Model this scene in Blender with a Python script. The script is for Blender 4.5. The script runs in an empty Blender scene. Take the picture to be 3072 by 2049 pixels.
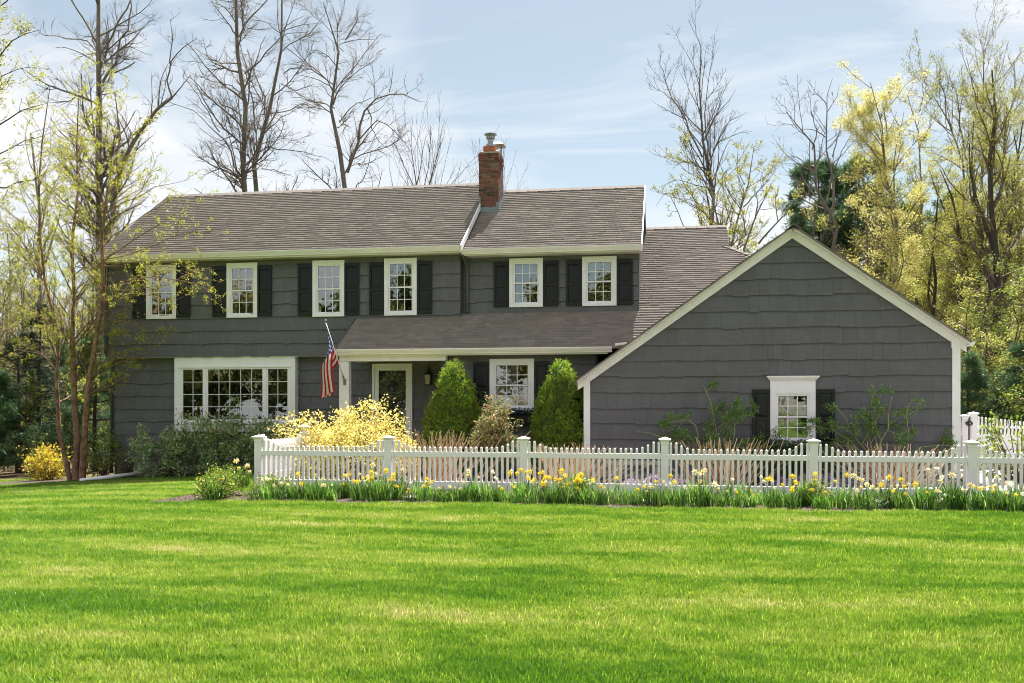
import bpy, math, random
import numpy as np
from mathutils import Vector, Matrix

# ------------------------------------------------------------------ camera, sky, sun, exposure
SC = bpy.context.scene
COL = SC.collection
R = math.radians
FPX, CXP, HYP, CAMZ, YAW = 2842.0, 1536.0, 1226.0, 1.55, R(9.27)
cam = bpy.data.cameras.new('camera')
camo = bpy.data.objects.new('camera', cam); COL.objects.link(camo)
cam.sensor_width = 36.0; cam.lens = FPX / 3072 * 36
cam.shift_y = (HYP - 1024.5) / 3072
cam.clip_end = 900
camo.location = (0, 0, CAMZ); camo.rotation_euler = (R(90), 0, YAW)
SC.camera = camo
SC.view_settings.view_transform = 'Standard'
SC.view_settings.look = 'None'
SC.view_settings.gamma = 1
SC.view_settings.exposure = 1.85
SC.cycles.max_bounces = 5; SC.cycles.diffuse_bounces = 3; SC.cycles.glossy_bounces = 3; SC.cycles.transmission_bounces = 3; SC.cycles.transparent_max_bounces = 8
SC.cycles.use_denoising = True; SC.cycles.filter_width = 1.0; SC.cycles.sample_clamp_indirect = 4
SC.cycles.caustics_reflective = False; SC.cycles.caustics_refractive = False
SUN_EL, SUN_AZ = R(61), R(8)          # azimuth measured from +Y towards +X
world = bpy.data.worlds.new('World'); SC.world = world; world.use_nodes = True
nt = world.node_tree; nt.nodes.clear()
def N(t, kind, **kw):
    n = t.nodes.new(kind)
    for k, v in kw.items():
        if k in n.inputs: n.inputs[k].default_value = v
        else: setattr(n, k, v)
    return n
sky = N(nt, 'ShaderNodeTexSky', sky_type='NISHITA', sun_disc=False, sun_elevation=SUN_EL, sun_rotation=SUN_AZ, air_density=0.85, dust_density=0.5, ozone_density=2.0)
bg = N(nt, 'ShaderNodeBackground', Strength=0.05)
wo = N(nt, 'ShaderNodeOutputWorld')
tc = N(nt, 'ShaderNodeTexCoord')
sep = N(nt, 'ShaderNodeSeparateXYZ'); nt.links.new(tc.outputs['Generated'], sep.inputs[0])
zz = N(nt, 'ShaderNodeMath', operation='MAXIMUM'); zz.inputs[1].default_value = 0.02; nt.links.new(sep.outputs[2], zz.inputs[0])
za = N(nt, 'ShaderNodeMath', operation='ADD'); za.inputs[1].default_value = 0.16; nt.links.new(zz.outputs[0], za.inputs[0])
dx = N(nt, 'ShaderNodeMath', operation='DIVIDE'); nt.links.new(sep.outputs[0], dx.inputs[0]); nt.links.new(za.outputs[0], dx.inputs[1])
dy = N(nt, 'ShaderNodeMath', operation='DIVIDE'); nt.links.new(sep.outputs[1], dy.inputs[0]); nt.links.new(za.outputs[0], dy.inputs[1])
cb = N(nt, 'ShaderNodeCombineXYZ'); nt.links.new(dx.outputs[0], cb.inputs[0]); nt.links.new(dy.outputs[0], cb.inputs[1])
mp = N(nt, 'ShaderNodeMapping'); mp.inputs['Location'].default_value = (1.7, 5.4, 0); mp.inputs['Rotation'].default_value = (0, 0, R(20)); mp.inputs['Scale'].default_value = (0.5, 0.42, 1)
nt.links.new(cb.outputs[0], mp.inputs[0])
n1 = N(nt, 'ShaderNodeTexNoise', Scale=1.0, Detail=5.0, Roughness=0.6, Distortion=1.1); nt.links.new(mp.outputs[0], n1.inputs['Vector'])
cr = N(nt, 'ShaderNodeValToRGB'); cr.color_ramp.elements[0].position = 0.42; cr.color_ramp.elements[1].position = 0.585
cr.color_ramp.elements[0].color = (0.24, 0.24, 0.24, 1); cr.color_ramp.elements[1].color = (0.92, 0.92, 0.92, 1)
nt.links.new(n1.outputs[0], cr.inputs[0])
mx = N(nt, 'ShaderNodeMixRGB'); mx.inputs[2].default_value = (5.6, 5.7, 5.85, 1)
mp2 = N(nt, 'ShaderNodeMapping'); mp2.inputs['Location'].default_value = (2.2, .4, 0); mp2.inputs['Rotation'].default_value = (0, 0, R(-35)); mp2.inputs['Scale'].default_value = (.55, 2.0, 1); nt.links.new(cb.outputs[0], mp2.inputs[0])
n2 = N(nt, 'ShaderNodeTexNoise', Scale=1.0, Detail=5.0, Roughness=0.62, Distortion=1.4); nt.links.new(mp2.outputs[0], n2.inputs['Vector'])
cr2 = N(nt, 'ShaderNodeValToRGB'); cr2.color_ramp.elements[0].position = .50; cr2.color_ramp.elements[1].position = .72; cr2.color_ramp.elements[1].color = (.6, .6, .6, 1); nt.links.new(n2.outputs[0], cr2.inputs[0])
cad = N(nt, 'ShaderNodeMath', operation='ADD', use_clamp=True); nt.links.new(cr.outputs[0], cad.inputs[0]); nt.links.new(cr2.outputs[0], cad.inputs[1])
gr = N(nt, 'ShaderNodeMixRGB', blend_type='MULTIPLY'); gr.inputs[0].default_value = 1; gr.inputs[2].default_value = (.99, .925, .735, 1); nt.links.new(sky.outputs[0], gr.inputs[1])
nt.links.new(cad.outputs[0], mx.inputs[0]); nt.links.new(gr.outputs[0], mx.inputs[1])
nt.links.new(mx.outputs[0], bg.inputs[0]); nt.links.new(bg.outputs[0], wo.inputs[0])
sun = bpy.data.lights.new('sun', 'SUN'); sun.energy = 5.0; sun.angle = R(0.55); sun.color = (1.0, 0.955, 0.88)
suno = bpy.data.objects.new('sun', sun); COL.objects.link(suno)
_d = Vector((math.sin(SUN_AZ) * math.cos(SUN_EL), math.cos(SUN_AZ) * math.cos(SUN_EL), math.sin(SUN_EL)))
suno.rotation_euler = _d.to_track_quat('Z', 'Y').to_euler(); suno.location = _d * 60

# ------------------------------------------------------------------ helpers
CA, SA = math.cos(YAW), math.sin(YAW)
def at(x, y, Y):
    """world point at world depth Y that was measured at photo pixel (x, y)"""
    u = (x - CXP) / FPX; v = (y - HYP) / FPX; Z = Y / (CA + u * SA)
    return (Z * (u * CA - SA), Y, CAMZ - v * Z)
def mpp(x, Y):
    return Y / (CA + (x - CXP) / FPX * SA) / FPX
def smooth(a, b, x):
    t = np.clip((np.asarray(x, float) - a) / (b - a), 0, 1); return t * t * (3 - 2 * t)
def gh(X, Y):
    """ground height"""
    X = np.asarray(X, float); Y = np.asarray(Y, float)
    left = np.clip(-(X + 8.6), 0, 60)
    z = -0.052 * left * left / (left + 1.0)
    z = z * (0.35 + 0.65 * smooth(6, 17, Y))
    z = z + 0.13 * smooth(17, 21, Y) * smooth(-8.8, -7.6, X)
    z = z + 0.02 * np.sin(X * 0.9 + 1) * np.sin(Y * 0.7) * smooth(3, 6, Y) * (1 - smooth(14, 16, Y))
    return np.maximum(z, -1.6)
def ghf(x, y): return float(gh(x, y))
rng = np.random.default_rng(7)
random.seed(7)

def tag(o, label=None, cat=None, group=None, kind=None):
    if label: o['label'] = label
    if cat: o['category'] = cat
    if group: o['group'] = group
    if kind: o['kind'] = kind
    return o
def empty(name, loc=(0, 0, 0), parent=None):
    o = bpy.data.objects.new(name, None); COL.objects.link(o); o.location = loc; o.empty_display_size = 0.1
    if parent: o.parent = parent
    return o
def link_mesh(name, me, parent=None, loc=None):
    o = bpy.data.objects.new(name, me); COL.objects.link(o)
    if parent is not None: o.parent = parent
    if loc is not None: o.location = loc
    return o
class MB:
    def __init__(s, o=(0, 0, 0)): s.v = []; s.f = []; s.m = []; s.o = o
    def add(s, vs, fs, m=0):
        b = len(s.v); s.v += [(p[0] - s.o[0], p[1] - s.o[1], p[2] - s.o[2]) for p in vs]
        for f in fs: s.f.append([b + i for i in f]); s.m.append(m)
    def box(s, x0, x1, y0, y1, z0, z1, m=0):
        s.add([(x0, y0, z0), (x1, y0, z0), (x1, y1, z0), (x0, y1, z0), (x0, y0, z1), (x1, y0, z1), (x1, y1, z1), (x0, y1, z1)],
              [(0, 3, 2, 1), (4, 5, 6, 7), (0, 1, 5, 4), (1, 2, 6, 5), (2, 3, 7, 6), (3, 0, 4, 7)], m)
    def xz(s, poly, y0, y1, m=0):
        n = len(poly)
        s.add([(x, y0, z) for x, z in poly] + [(x, y1, z) for x, z in poly],
              [tuple(range(n)), tuple(range(2 * n - 1, n - 1, -1))] + [(i, i + n, (i + 1) % n + n, (i + 1) % n) for i in range(n)], m)
    def yz(s, poly, x0, x1, m=0):
        n = len(poly)
        s.add([(x0, y, z) for y, z in poly] + [(x1, y, z) for y, z in poly],
              [tuple(range(n - 1, -1, -1)), tuple(range(n, 2 * n))] + [(i, (i + 1) % n, (i + 1) % n + n, i + n) for i in range(n)], m)
    def tube(s, pts, rad, n=8, m=0, cap=True):
        pts = [Vector(p) for p in pts]; b = []
        if not hasattr(rad, '__len__'): rad = [rad] * len(pts)
        for i, p in enumerate(pts):
            t = (pts[min(i + 1, len(pts) - 1)] - pts[max(i - 1, 0)]).normalized()
            a = t.cross(Vector((0.13, 0.97, 0.2))); a = a.normalized() if a.length > 1e-4 else Vector((1, 0, 0)); c = t.cross(a)
            b += [tuple(p + (a * math.cos(k * 2 * math.pi / n) + c * math.sin(k * 2 * math.pi / n)) * rad[i]) for k in range(n)]
        fs = [(i * n + k, i * n + (k + 1) % n, (i + 1) * n + (k + 1) % n, (i + 1) * n + k) for i in range(len(pts) - 1) for k in range(n)]
        if cap: fs += [tuple(range(n - 1, -1, -1)), tuple(range((len(pts) - 1) * n, len(pts) * n))]
        s.add(b, fs, m)
    def lathe(s, prof, c=(0, 0, 0), n=16, m=0, rot=0.0, cap=True):
        v = [(c[0] + r * math.cos(rot + k * 2 * math.pi / n), c[1] + r * math.sin(rot + k * 2 * math.pi / n), c[2] + z) for r, z in prof for k in range(n)]
        f = [(i * n + k, i * n + (k + 1) % n, (i + 1) * n + (k + 1) % n, (i + 1) * n + k) for i in range(len(prof) - 1) for k in range(n)]
        if cap: f += [tuple(range(n - 1, -1, -1)), tuple(range((len(prof) - 1) * n, len(prof) * n))]
        s.add(v, f, m)
    def mesh(s, name, mats, smoothed=False):
        me = bpy.data.meshes.new(name); me.from_pydata(s.v, [], s.f)
        for m in (mats if isinstance(mats, (list, tuple)) else [mats]): me.materials.append(m)
        if max(s.m, default=0) > 0: me.polygons.foreach_set('material_index', s.m)
        if smoothed: me.polygons.foreach_set('use_smooth', [True] * len(s.f))
        me.update(); return me
    def build(s, name, mats, parent=None, loc=None, smoothed=False, bevel=0):
        o = link_mesh(name, s.mesh(name, mats, smoothed), parent, loc)
        if bevel:
            b = o.modifiers.new('bevel', 'BEVEL'); b.width = bevel; b.segments = 2; b.limit_method = 'ANGLE'
        return o
def np_mesh(name, V, F, mats, mi=None, smoothed=False):
    V = np.asarray(V, np.float32); F = np.asarray(F, np.int32); n, k = F.shape
    me = bpy.data.meshes.new(name); me.vertices.add(len(V)); me.vertices.foreach_set('co', V.ravel())
    me.loops.add(n * k); me.loops.foreach_set('vertex_index', F.ravel())
    me.polygons.add(n); me.polygons.foreach_set('loop_start', np.arange(0, n * k, k, dtype=np.int32))
    me.polygons.foreach_set('loop_total', np.full(n, k, np.int32))
    for m in (mats if isinstance(mats, (list, tuple)) else [mats]): me.materials.append(m)
    if mi is not None: me.polygons.foreach_set('material_index', np.asarray(mi, np.int32))
    if smoothed: me.polygons.foreach_set('use_smooth', np.ones(n, bool))
    me.update(calc_edges=True); return me

# ------------------------------------------------------------------ materials
MATS = {}
def new_mat(name):
    m = bpy.data.materials.new(name); m.use_nodes = True; t = m.node_tree; t.nodes.clear()
    out = N(t, 'ShaderNodeOutputMaterial'); MATS[name] = m; return m, t, out
def L(t, a, b): t.links.new(a, b)
def rand_node(t):
    g = N(t, 'ShaderNodeNewGeometry'); oi = N(t, 'ShaderNodeObjectInfo')
    a = N(t, 'ShaderNodeMath', operation='ADD'); L(t, g.outputs['Random Per Island'], a.inputs[0]); L(t, oi.outputs['Random'], a.inputs[1])
    fr = N(t, 'ShaderNodeMath', operation='FRACT'); L(t, a.outputs[0], fr.inputs[0]); return fr.outputs[0]
def ramp(t, fac, stops, interp='LINEAR'):
    c = N(t, 'ShaderNodeValToRGB'); e = c.color_ramp.elements; c.color_ramp.interpolation = interp
    while len(e) < len(stops): e.new(0.5)
    for i, (p, col) in enumerate(stops): e[i].position = p; e[i].color = (*col, 1)
    if fac is not None: L(t, fac, c.inputs[0])
    return c.outputs[0]
def noise(t, scale, detail=4, rough=.55, stretch=None, coord='Object', dist=0):
    if coord == 'World':
        src = N(t, 'ShaderNodeNewGeometry').outputs['Position']
    else:
        src = N(t, 'ShaderNodeTexCoord').outputs[coord]
    if stretch:
        m = N(t, 'ShaderNodeMapping'); m.inputs['Scale'].default_value = stretch; L(t, src, m.inputs[0]); src = m.outputs[0]
    n = N(t, 'ShaderNodeTexNoise', Scale=scale, Detail=detail, Roughness=rough, Distortion=dist); L(t, src, n.inputs['Vector']); return n.outputs[0]
def mixc(t, f, a, b, mode='MIX'):
    m = N(t, 'ShaderNodeMixRGB', blend_type=mode)
    for i, x in enumerate((f, a, b)):
        if isinstance(x, (int, float)): m.inputs[i].default_value = x
        elif isinstance(x, tuple): m.inputs[i].default_value = (*x, 1)
        else: L(t, x, m.inputs[i])
    return m.outputs[0]
def surf(name, color, rough=.6, var=.0, nscale=6, stretch=None, bump=0, bscale=40, bstretch=None, metal=0, spec=.5, coord='Object', randvar=0, dirt=None):
    m, t, out = new_mat(name); p = N(t, 'ShaderNodeBsdfPrincipled', Roughness=rough, Metallic=metal)
    p.inputs['Specular IOR Level'].default_value = spec
    c = tuple(color)
    if var:
        n = noise(t, nscale, 5, .6, stretch, coord)
        src = ramp(t, n, [(.25, tuple(x * (1 - var) for x in c)), (.75, tuple(min(1, x * (1 + var)) for x in c))])
    else: src = mixc(t, 0, c, c)
    if randvar:
        r = rand_node(t); f = ramp(t, r, [(0, (1 - randvar,) * 3), (1, (1 + randvar,) * 3)]); src = mixc(t, 1.0, src, f, 'MULTIPLY')
    if dirt:
        n = noise(t, dirt[1], 6, .65, dirt[3] if len(dirt) > 3 else None, 'World'); f = ramp(t, n, [(.45, (0, 0, 0)), (.8, (dirt[2],) * 3)])
        src = mixc(t, f, src, dirt[0])
    L(t, src, p.inputs['Base Color'])
    if bump:
        n = noise(t, bscale, 5, .6, bstretch, coord); b = N(t, 'ShaderNodeBump', Strength=1.0, Distance=bump); L(t, n, b.inputs['Height']); L(t, b.outputs[0], p.inputs['Normal'])
    L(t, p.outputs[0], out.inputs[0]); return m
def leafmat(name, stops, trans=.45, gloss=.025, patch=None, objvar=0):
    m, t, out = new_mat(name); col = ramp(t, rand_node(t), stops)
    if objvar: col = mixc(t, 1.0, col, ramp(t, N(t, 'ShaderNodeObjectInfo').outputs['Random'], [(0, (1 - objvar,) * 3), (1, (1 + objvar * .6,) * 3)]), 'MULTIPLY')
    if patch:
        f = ramp(t, noise(t, patch[1], 3, .5, None, 'World'), [(.42, (0, 0, 0)), (.62, (1, 1, 1))]); col = mixc(t, f, col, mixc(t, .5, col, patch[0]))
    d = N(t, 'ShaderNodeBsdfDiffuse'); tr = N(t, 'ShaderNodeBsdfTranslucent'); L(t, col, d.inputs[0]); L(t, col, tr.inputs[0])
    mx = N(t, 'ShaderNodeMixShader'); mx.inputs[0].default_value = trans; L(t, d.outputs[0], mx.inputs[1]); L(t, tr.outputs[0], mx.inputs[2])
    g = N(t, 'ShaderNodeBsdfGlossy', Roughness=.45); mg = N(t, 'ShaderNodeMixShader'); mg.inputs[0].default_value = gloss
    L(t, mx.outputs[0], mg.inputs[1]); L(t, g.outputs[0], mg.inputs[2]); L(t, mg.outputs[0], out.inputs[0]); return m

M_side = surf('siding_paint', (.121, .116, .129), .62, .10, 9, None, .0022, 60, (3.2, 3.2, .12), spec=.35, coord='World', randvar=.065, dirt=((.098, .094, .088), 1.3, .35))
M_wallback = surf('wall_sheathing', (.075, .078, .077), .8, .1, 3)
M_white = surf('white_trim_paint', (.88, .84, .89), .45, .03, 4, None, .0006, 30, dirt=((.62, .60, .5), 2.2, .35), coord='World')
M_gutter = surf('gutter_enamel', (.82, .765, .76), .35, .05, 2, (1, 1, .3), dirt=((.5, .47, .36), 5, .4, (.3, 1, 3)), coord='World')
M_vinyl = surf('fence_vinyl', (.89, .865, .89), .38, .02, 3, dirt=((.66, .68, .58), 3.0, .32), coord='World')
M_black = surf('shutter_paint', (.0085, .009, .0105), .42, .15, 12, spec=.35)
M_iron = surf('black_metal', (.012, .012, .012), .45, .2, 20)
M_dspout = surf('downspout_paint', (.07, .073, .072), .45, .1, 5)
M_metal = surf('galvanised_metal', (.30, .31, .32), .38, .15, 14, metal=.75)
M_lead = surf('lead_flashing', (.20, .225, .25), .55, .22, 9, metal=.2)
M_mortar = surf('mortar', (.40, .35, .30), .9, .15, 30, bump=.003, bscale=60)
M_clay = surf('clay_flue', (.42, .12, .055), .7, .15, 12)
M_found = surf('foundation_concrete', (.30, .295, .28), .9, .14, 6, bump=.004, bscale=30)
M_stone = surf('cut_stone', (.36, .34, .30), .85, .2, 8, bump=.006, bscale=24)
M_pave = surf('pale_paving', (.34, .33, .31), .85, .1, 5, bump=.003, bscale=40)
M_brass = surf('door_hardware', (.30, .25, .16), .35, .1, 9, metal=.9)
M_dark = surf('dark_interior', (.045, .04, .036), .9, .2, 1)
M_floorin = surf('interior_floor', (.16, .10, .06), .6, .2, 2)
M_doorin = surf('front_door_paint', (.02, .022, .02), .35)
M_lampglass = surf('lamp_glass', (.34, .32, .26), .15)
M_curtain = surf('curtain_cloth', (.48, .44, .38), .9, .1, 4)
M_orange = surf('interior_wood', (.34, .16, .06), .6, .2, 5)
M_bark = surf('bark_grey_brown', (.15, .128, .108), .9, .35, 4, (1, 1, .25), .02, 9, (1, 1, .2), coord='World')
M_barkg = surf('bark_grey', (.15, .14, .125), .9, .3, 3, (1, 1, .3), .02, 9, (1, 1, .25), coord='World')
M_barkd = surf('bark_dark', (.05, .042, .036), .92, .35, 4, (1, 1, .3), .02, 8, (1, 1, .25), coord='World')
M_twig = surf('twig_brown', (.125, .10, .085), .9, .25, 3, coord='World')
M_twigb = surf('birch_twig', (.16, .10, .06), .85, .3, 3, coord='World')
M_stem = surf('shrub_stem', (.11, .085, .05), .9, .25, 6)
M_gstem = surf('green_stem', (.26, .29, .09), .7, .25, 6)
M_tan = leafmat('dry_stems', [(0, (.44, .27, .15)), (.5, (.62, .44, .27)), (1, (.74, .60, .42))], .25)

def birch_bark():
    m, t, out = new_mat('river_birch_bark'); p = N(t, 'ShaderNodeBsdfPrincipled', Roughness=.85)
    a = noise(t, 9, 6, .7, (1, 1, .55), 'World', .6); c = ramp(t, a, [(.28, (.05, .028, .018)), (.45, (.19, .095, .055)), (.58, (.30, .175, .11)), (.75, (.44, .30, .21))])
    L(t, c, p.inputs['Base Color']); b = N(t, 'ShaderNodeBump', Strength=1.0, Distance=.03); L(t, noise(t, 22, 5, .7, (1, 1, .6), 'World', .8), b.inputs['Height']); L(t, b.outputs[0], p.inputs['Normal'])
    L(t, p.outputs[0], out.inputs[0]); return m
M_birch = birch_bark()
def brick_mat():
    m, t, out = new_mat('brick'); p = N(t, 'ShaderNodeBsdfPrincipled', Roughness=.88)
    oi = N(t, 'ShaderNodeObjectInfo')
    c = ramp(t, oi.outputs['Random'], [(0, (.05, .03, .028)), (.16, (.10, .042, .036)), (.35, (.165, .056, .044)), (.65, (.21, .070, .052)), (.88, (.26, .10, .07)), (1, (.21, .12, .095))])
    g = N(t, 'ShaderNodeNewGeometry'); n = noise(t, 3.2, 5, .6, None, 'World')
    f = ramp(t, n, [(.50, (0, 0, 0)), (.68, (.75, .75, .75))]); c = mixc(t, f, c, (.045, .038, .034))
    c = mixc(t, 1.0, c, ramp(t, noise(t, 45, 4, .6, None, 'World'), [(.3, (.75,) * 3), (.7, (1.2,) * 3)]), 'MULTIPLY')
    L(t, c, p.inputs['Base Color']); b = N(t, 'ShaderNodeBump', Strength=.8, Distance=.006); L(t, noise(t, 50, 4, .6, None, 'World'), b.inputs['Height']); L(t, b.outputs[0], p.inputs['Normal'])
    L(t, p.outputs[0], out.inputs[0]); return m
M_brick = brick_mat()
def roof_mat():
    m, t, out = new_mat('asphalt_shingle'); p = N(t, 'ShaderNodeBsdfPrincipled', Roughness=.92); p.inputs['Specular IOR Level'].default_value = .25
    c = ramp(t, rand_node(t), [(0, (.185, .155, .138)), (.35, (.205, .172, .153)), (.7, (.22, .185, .165)), (1, (.25, .212, .19))])
    c = mixc(t, ramp(t, noise(t, 1.1, 5, .6, None, 'World'), [(.45, (0, 0, 0)), (.75, (.45,) * 3)]), c, (.165, .14, .128))
    c = mixc(t, 1.0, c, ramp(t, noise(t, 130, 2, .6, None, 'World'), [(.3, (.72,) * 3), (.7, (1.28,) * 3)]), 'MULTIPLY')
    L(t, c, p.inputs['Base Color']); b = N(t, 'ShaderNodeBump', Strength=.7, Distance=.004); L(t, noise(t, 150, 2, .6, None, 'World'), b.inputs['Height']); L(t, b.outputs[0], p.inputs['Normal'])
    L(t, p.outputs[0], out.inputs[0]); return m
M_roof = roof_mat()
M_ridge_shaded = surf('shaded_ridge_shingle', (.115, .095, .085), .92, .2, 6, bump=.003, bscale=120, coord='World')  # roof shingle colour darkened on the caps, painting in a shaded ridge line
def glass_mat(nm='window_glass', refl=.22):
    m, t, out = new_mat(nm)
    tr = N(t, 'ShaderNodeBsdfTransparent'); tr.inputs[0].default_value = (.80, .84, .80, 1)
    g = N(t, 'ShaderNodeBsdfGlossy', Roughness=.015); g.inputs[0].default_value = (.95, .97, .96, 1)
    lw = N(t, 'ShaderNodeFresnel', IOR=1.55); a = N(t, 'ShaderNodeMath', operation='ADD'); a.inputs[1].default_value = refl; L(t, lw.outputs[0], a.inputs[0])
    b = N(t, 'ShaderNodeBump', Strength=.12, Distance=.02); L(t, noise(t, 3.2, 2, .5, None, 'World'), b.inputs['Height']); L(t, b.outputs[0], g.inputs['Normal'])
    mx = N(t, 'ShaderNodeMixShader'); L(t, a.outputs[0], mx.inputs[0]); L(t, tr.outputs[0], mx.inputs[1]); L(t, g.outputs[0], mx.inputs[2]); L(t, mx.outputs[0], out.inputs[0]); return m
M_glass = glass_mat()
M_dglass = glass_mat('storm_door_glass', .03)
def mulch_mat():
    m, t, out = new_mat('bark_mulch'); p = N(t, 'ShaderNodeBsdfPrincipled', Roughness=.95)
    c = ramp(t, noise(t, 34, 5, .7, None, 'World', 1), [(.3, (.022, .013, .009)), (.52, (.055, .032, .022)), (.7, (.11, .07, .05)), (.85, (.2, .14, .10))])
    L(t, c, p.inputs['Base Color']); b = N(t, 'ShaderNodeBump', Strength=1, Distance=.03); L(t, noise(t, 28, 5, .7, None, 'World', 1), b.inputs['Height']); L(t, b.outputs[0], p.inputs['Normal'])
    L(t, p.outputs[0], out.inputs[0]); return m
M_mulch = mulch_mat()
def lawn_cols(t):
    """dry and lush patches of the turf, the same for soil and blades"""
    big = noise(t, .6, 2, .55, (.5, 1.7, 1), 'World', .4); mid = noise(t, 2.6, 3, .65, (.45, 1.5, 1), 'World', .3)
    fine = noise(t, 9.0, 2, .6, (.6, 1.2, 1), 'World', .2)
    a = N(t, 'ShaderNodeMath', operation='MULTIPLY_ADD'); L(t, mid, a.inputs[0]); a.inputs[1].default_value = .85; L(t, big, a.inputs[2])
    b = N(t, 'ShaderNodeMath', operation='MULTIPLY_ADD'); L(t, fine, b.inputs[0]); b.inputs[1].default_value = .6; L(t, a.outputs[0], b.inputs[2])
    g = N(t, 'ShaderNodeNewGeometry'); sx = N(t, 'ShaderNodeSeparateXYZ'); L(t, g.outputs['Position'], sx.inputs[0])      # mower passes run across the lawn
    ph = N(t, 'ShaderNodeMath', operation='MULTIPLY_ADD'); L(t, sx.outputs[0], ph.inputs[0]); ph.inputs[1].default_value = .10; L(t, sx.outputs[1], ph.inputs[2])
    p2 = N(t, 'ShaderNodeMath', operation='MULTIPLY_ADD'); L(t, big, p2.inputs[0]); p2.inputs[1].default_value = 1.6; L(t, ph.outputs[0], p2.inputs[2])
    p3 = N(t, 'ShaderNodeMath', operation='MULTIPLY'); p3.inputs[1].default_value = 5.2; L(t, p2.outputs[0], p3.inputs[0])
    sn = N(t, 'ShaderNodeMath', operation='SINE'); L(t, p3.outputs[0], sn.inputs[0])
    st = N(t, 'ShaderNodeMath', operation='MULTIPLY_ADD'); L(t, sn.outputs[0], st.inputs[0]); st.inputs[1].default_value = .07; L(t, b.outputs[0], st.inputs[2])
    s = N(t, 'ShaderNodeMath', operation='MULTIPLY'); s.inputs[1].default_value = .41; L(t, st.outputs[0], s.inputs[0]); return s.outputs[0]
def lawn_mat():
    m, t, out = new_mat('lawn_soil'); p = N(t, 'ShaderNodeBsdfPrincipled', Roughness=.95); p.inputs['Specular IOR Level'].default_value = .1
    c = ramp(t, lawn_cols(t), [(.36, (.040, .090, .010)), (.5, (.07, .125, .018)), (.62, (.14, .16, .045))])
    g = N(t, 'ShaderNodeNewGeometry'); sx = N(t, 'ShaderNodeSeparateXYZ'); L(t, g.outputs['Position'], sx.inputs[0])
    w = noise(t, 1.2, 3, .6, None, 'World'); ya = N(t, 'ShaderNodeMath', operation='ADD'); L(t, sx.outputs[1], ya.inputs[0]); L(t, w, ya.inputs[1])
    f = N(t, 'ShaderNodeMapRange'); f.inputs[1].default_value = 23.2; f.inputs[2].default_value = 24.6; L(t, ya.outputs[0], f.inputs[0])
    lit = ramp(t, noise(t, 3, 5, .65, None, 'World'), [(.3, (.05, .038, .02)), (.55, (.12, .085, .045)), (.75, (.10, .12, .03))])
    c = mixc(t, f.outputs[0], c, lit); L(t, c, p.inputs['Base Color'])
    b = N(t, 'ShaderNodeBump', Strength=1, Distance=.02); L(t, noise(t, 40, 4, .7, None, 'World'), b.inputs['Height']); L(t, b.outputs[0], p.inputs['Normal'])
    L(t, p.outputs[0], out.inputs[0]); return m
M_lawn = lawn_mat()
def grass_mat():
    m, t, out = new_mat('grass_blade')
    c = ramp(t, lawn_cols(t), [(.40, (.082, .200, .010)), (.465, (.132, .262, .016)), (.53, (.225, .335, .034)), (.60, (.31, .385, .075)), (.67, (.46, .44, .19))])
    g = N(t, 'ShaderNodeNewGeometry'); c = mixc(t, 1.0, c, ramp(t, g.outputs['Random Per Island'], [(0, (.62, .68, .5)), (.8, (1.2, 1.15, 1.1)), (.93, (1.25, 1.2, 1.1)), (1, (2.2, 1.75, 2.4))]), 'MULTIPLY')
    d = N(t, 'ShaderNodeBsdfDiffuse'); tr = N(t, 'ShaderNodeBsdfTranslucent'); L(t, c, d.inputs[0]); L(t, c, tr.inputs[0])
    mx = N(t, 'ShaderNodeMixShader'); mx.inputs[0].default_value = .42; L(t, d.outputs[0], mx.inputs[1]); L(t, tr.outputs[0], mx.inputs[2])
    gl = N(t, 'ShaderNodeBsdfGlossy', Roughness=.4); mg = N(t, 'ShaderNodeMixShader'); mg.inputs[0].default_value = .03
    L(t, mx.outputs[0], mg.inputs[1]); L(t, gl.outputs[0], mg.inputs[2]); L(t, mg.outputs[0], out.inputs[0]); return m
M_grass = grass_mat()

M_lbirch = leafmat('birch_leaf', [(0, (.30, .34, .03)), (.5, (.42, .44, .05)), (1, (.55, .52, .09))], .5)
M_lyel = leafmat('yellow_green_leaf', [(0, (.22, .25, .04)), (.5, (.36, .36, .07)), (1, (.50, .47, .14))], .5)
M_lpale = leafmat('pale_yellow_blossom', [(0, (.40, .38, .09)), (.5, (.58, .54, .17)), (1, (.74, .68, .32))], .45)
M_lolive = leafmat('olive_leaf', [(0, (.16, .18, .03)), (.6, (.30, .30, .05)), (1, (.46, .42, .09))], .45)
M_lrust = leafmat('rusty_bud', [(0, (.17, .11, .06)), (.5, (.27, .20, .09)), (1, (.40, .36, .09))], .4)
M_lpine = leafmat('pine_needle', [(0, (.04, .085, .04)), (.6, (.08, .15, .065)), (1, (.14, .22, .09))], .3)
M_lpinel = leafmat('soft_pine_needle', [(0, (.045, .10, .045)), (.6, (.09, .17, .075)), (1, (.16, .25, .11))], .3)
M_lhem = leafmat('hemlock_needle', [(0, (.010, .022, .010)), (.7, (.024, .050, .022)), (1, (.07, .10, .05))], .15)
M_lspruce = leafmat('spruce_needle', [(0, (.11, .20, .014)), (.45, (.24, .40, .028)), (.8, (.38, .55, .05)), (1, (.38, .34, .08))], .3, patch=((.085, .065, .02), 1.6))
M_lmaple = leafmat('golden_maple_leaf', [(0, (.50, .42, .09)), (.35, (.70, .61, .16)), (.8, (.82, .75, .30)), (1, (.66, .46, .18))], .42)
M_lpieris = leafmat('pieris_leaf', [(0, (.10, .19, .05)), (.4, (.24, .37, .12)), (.8, (.40, .50, .24)), (.93, (.48, .54, .32)), (1, (.52, .30, .20))], .25, .03)
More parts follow.
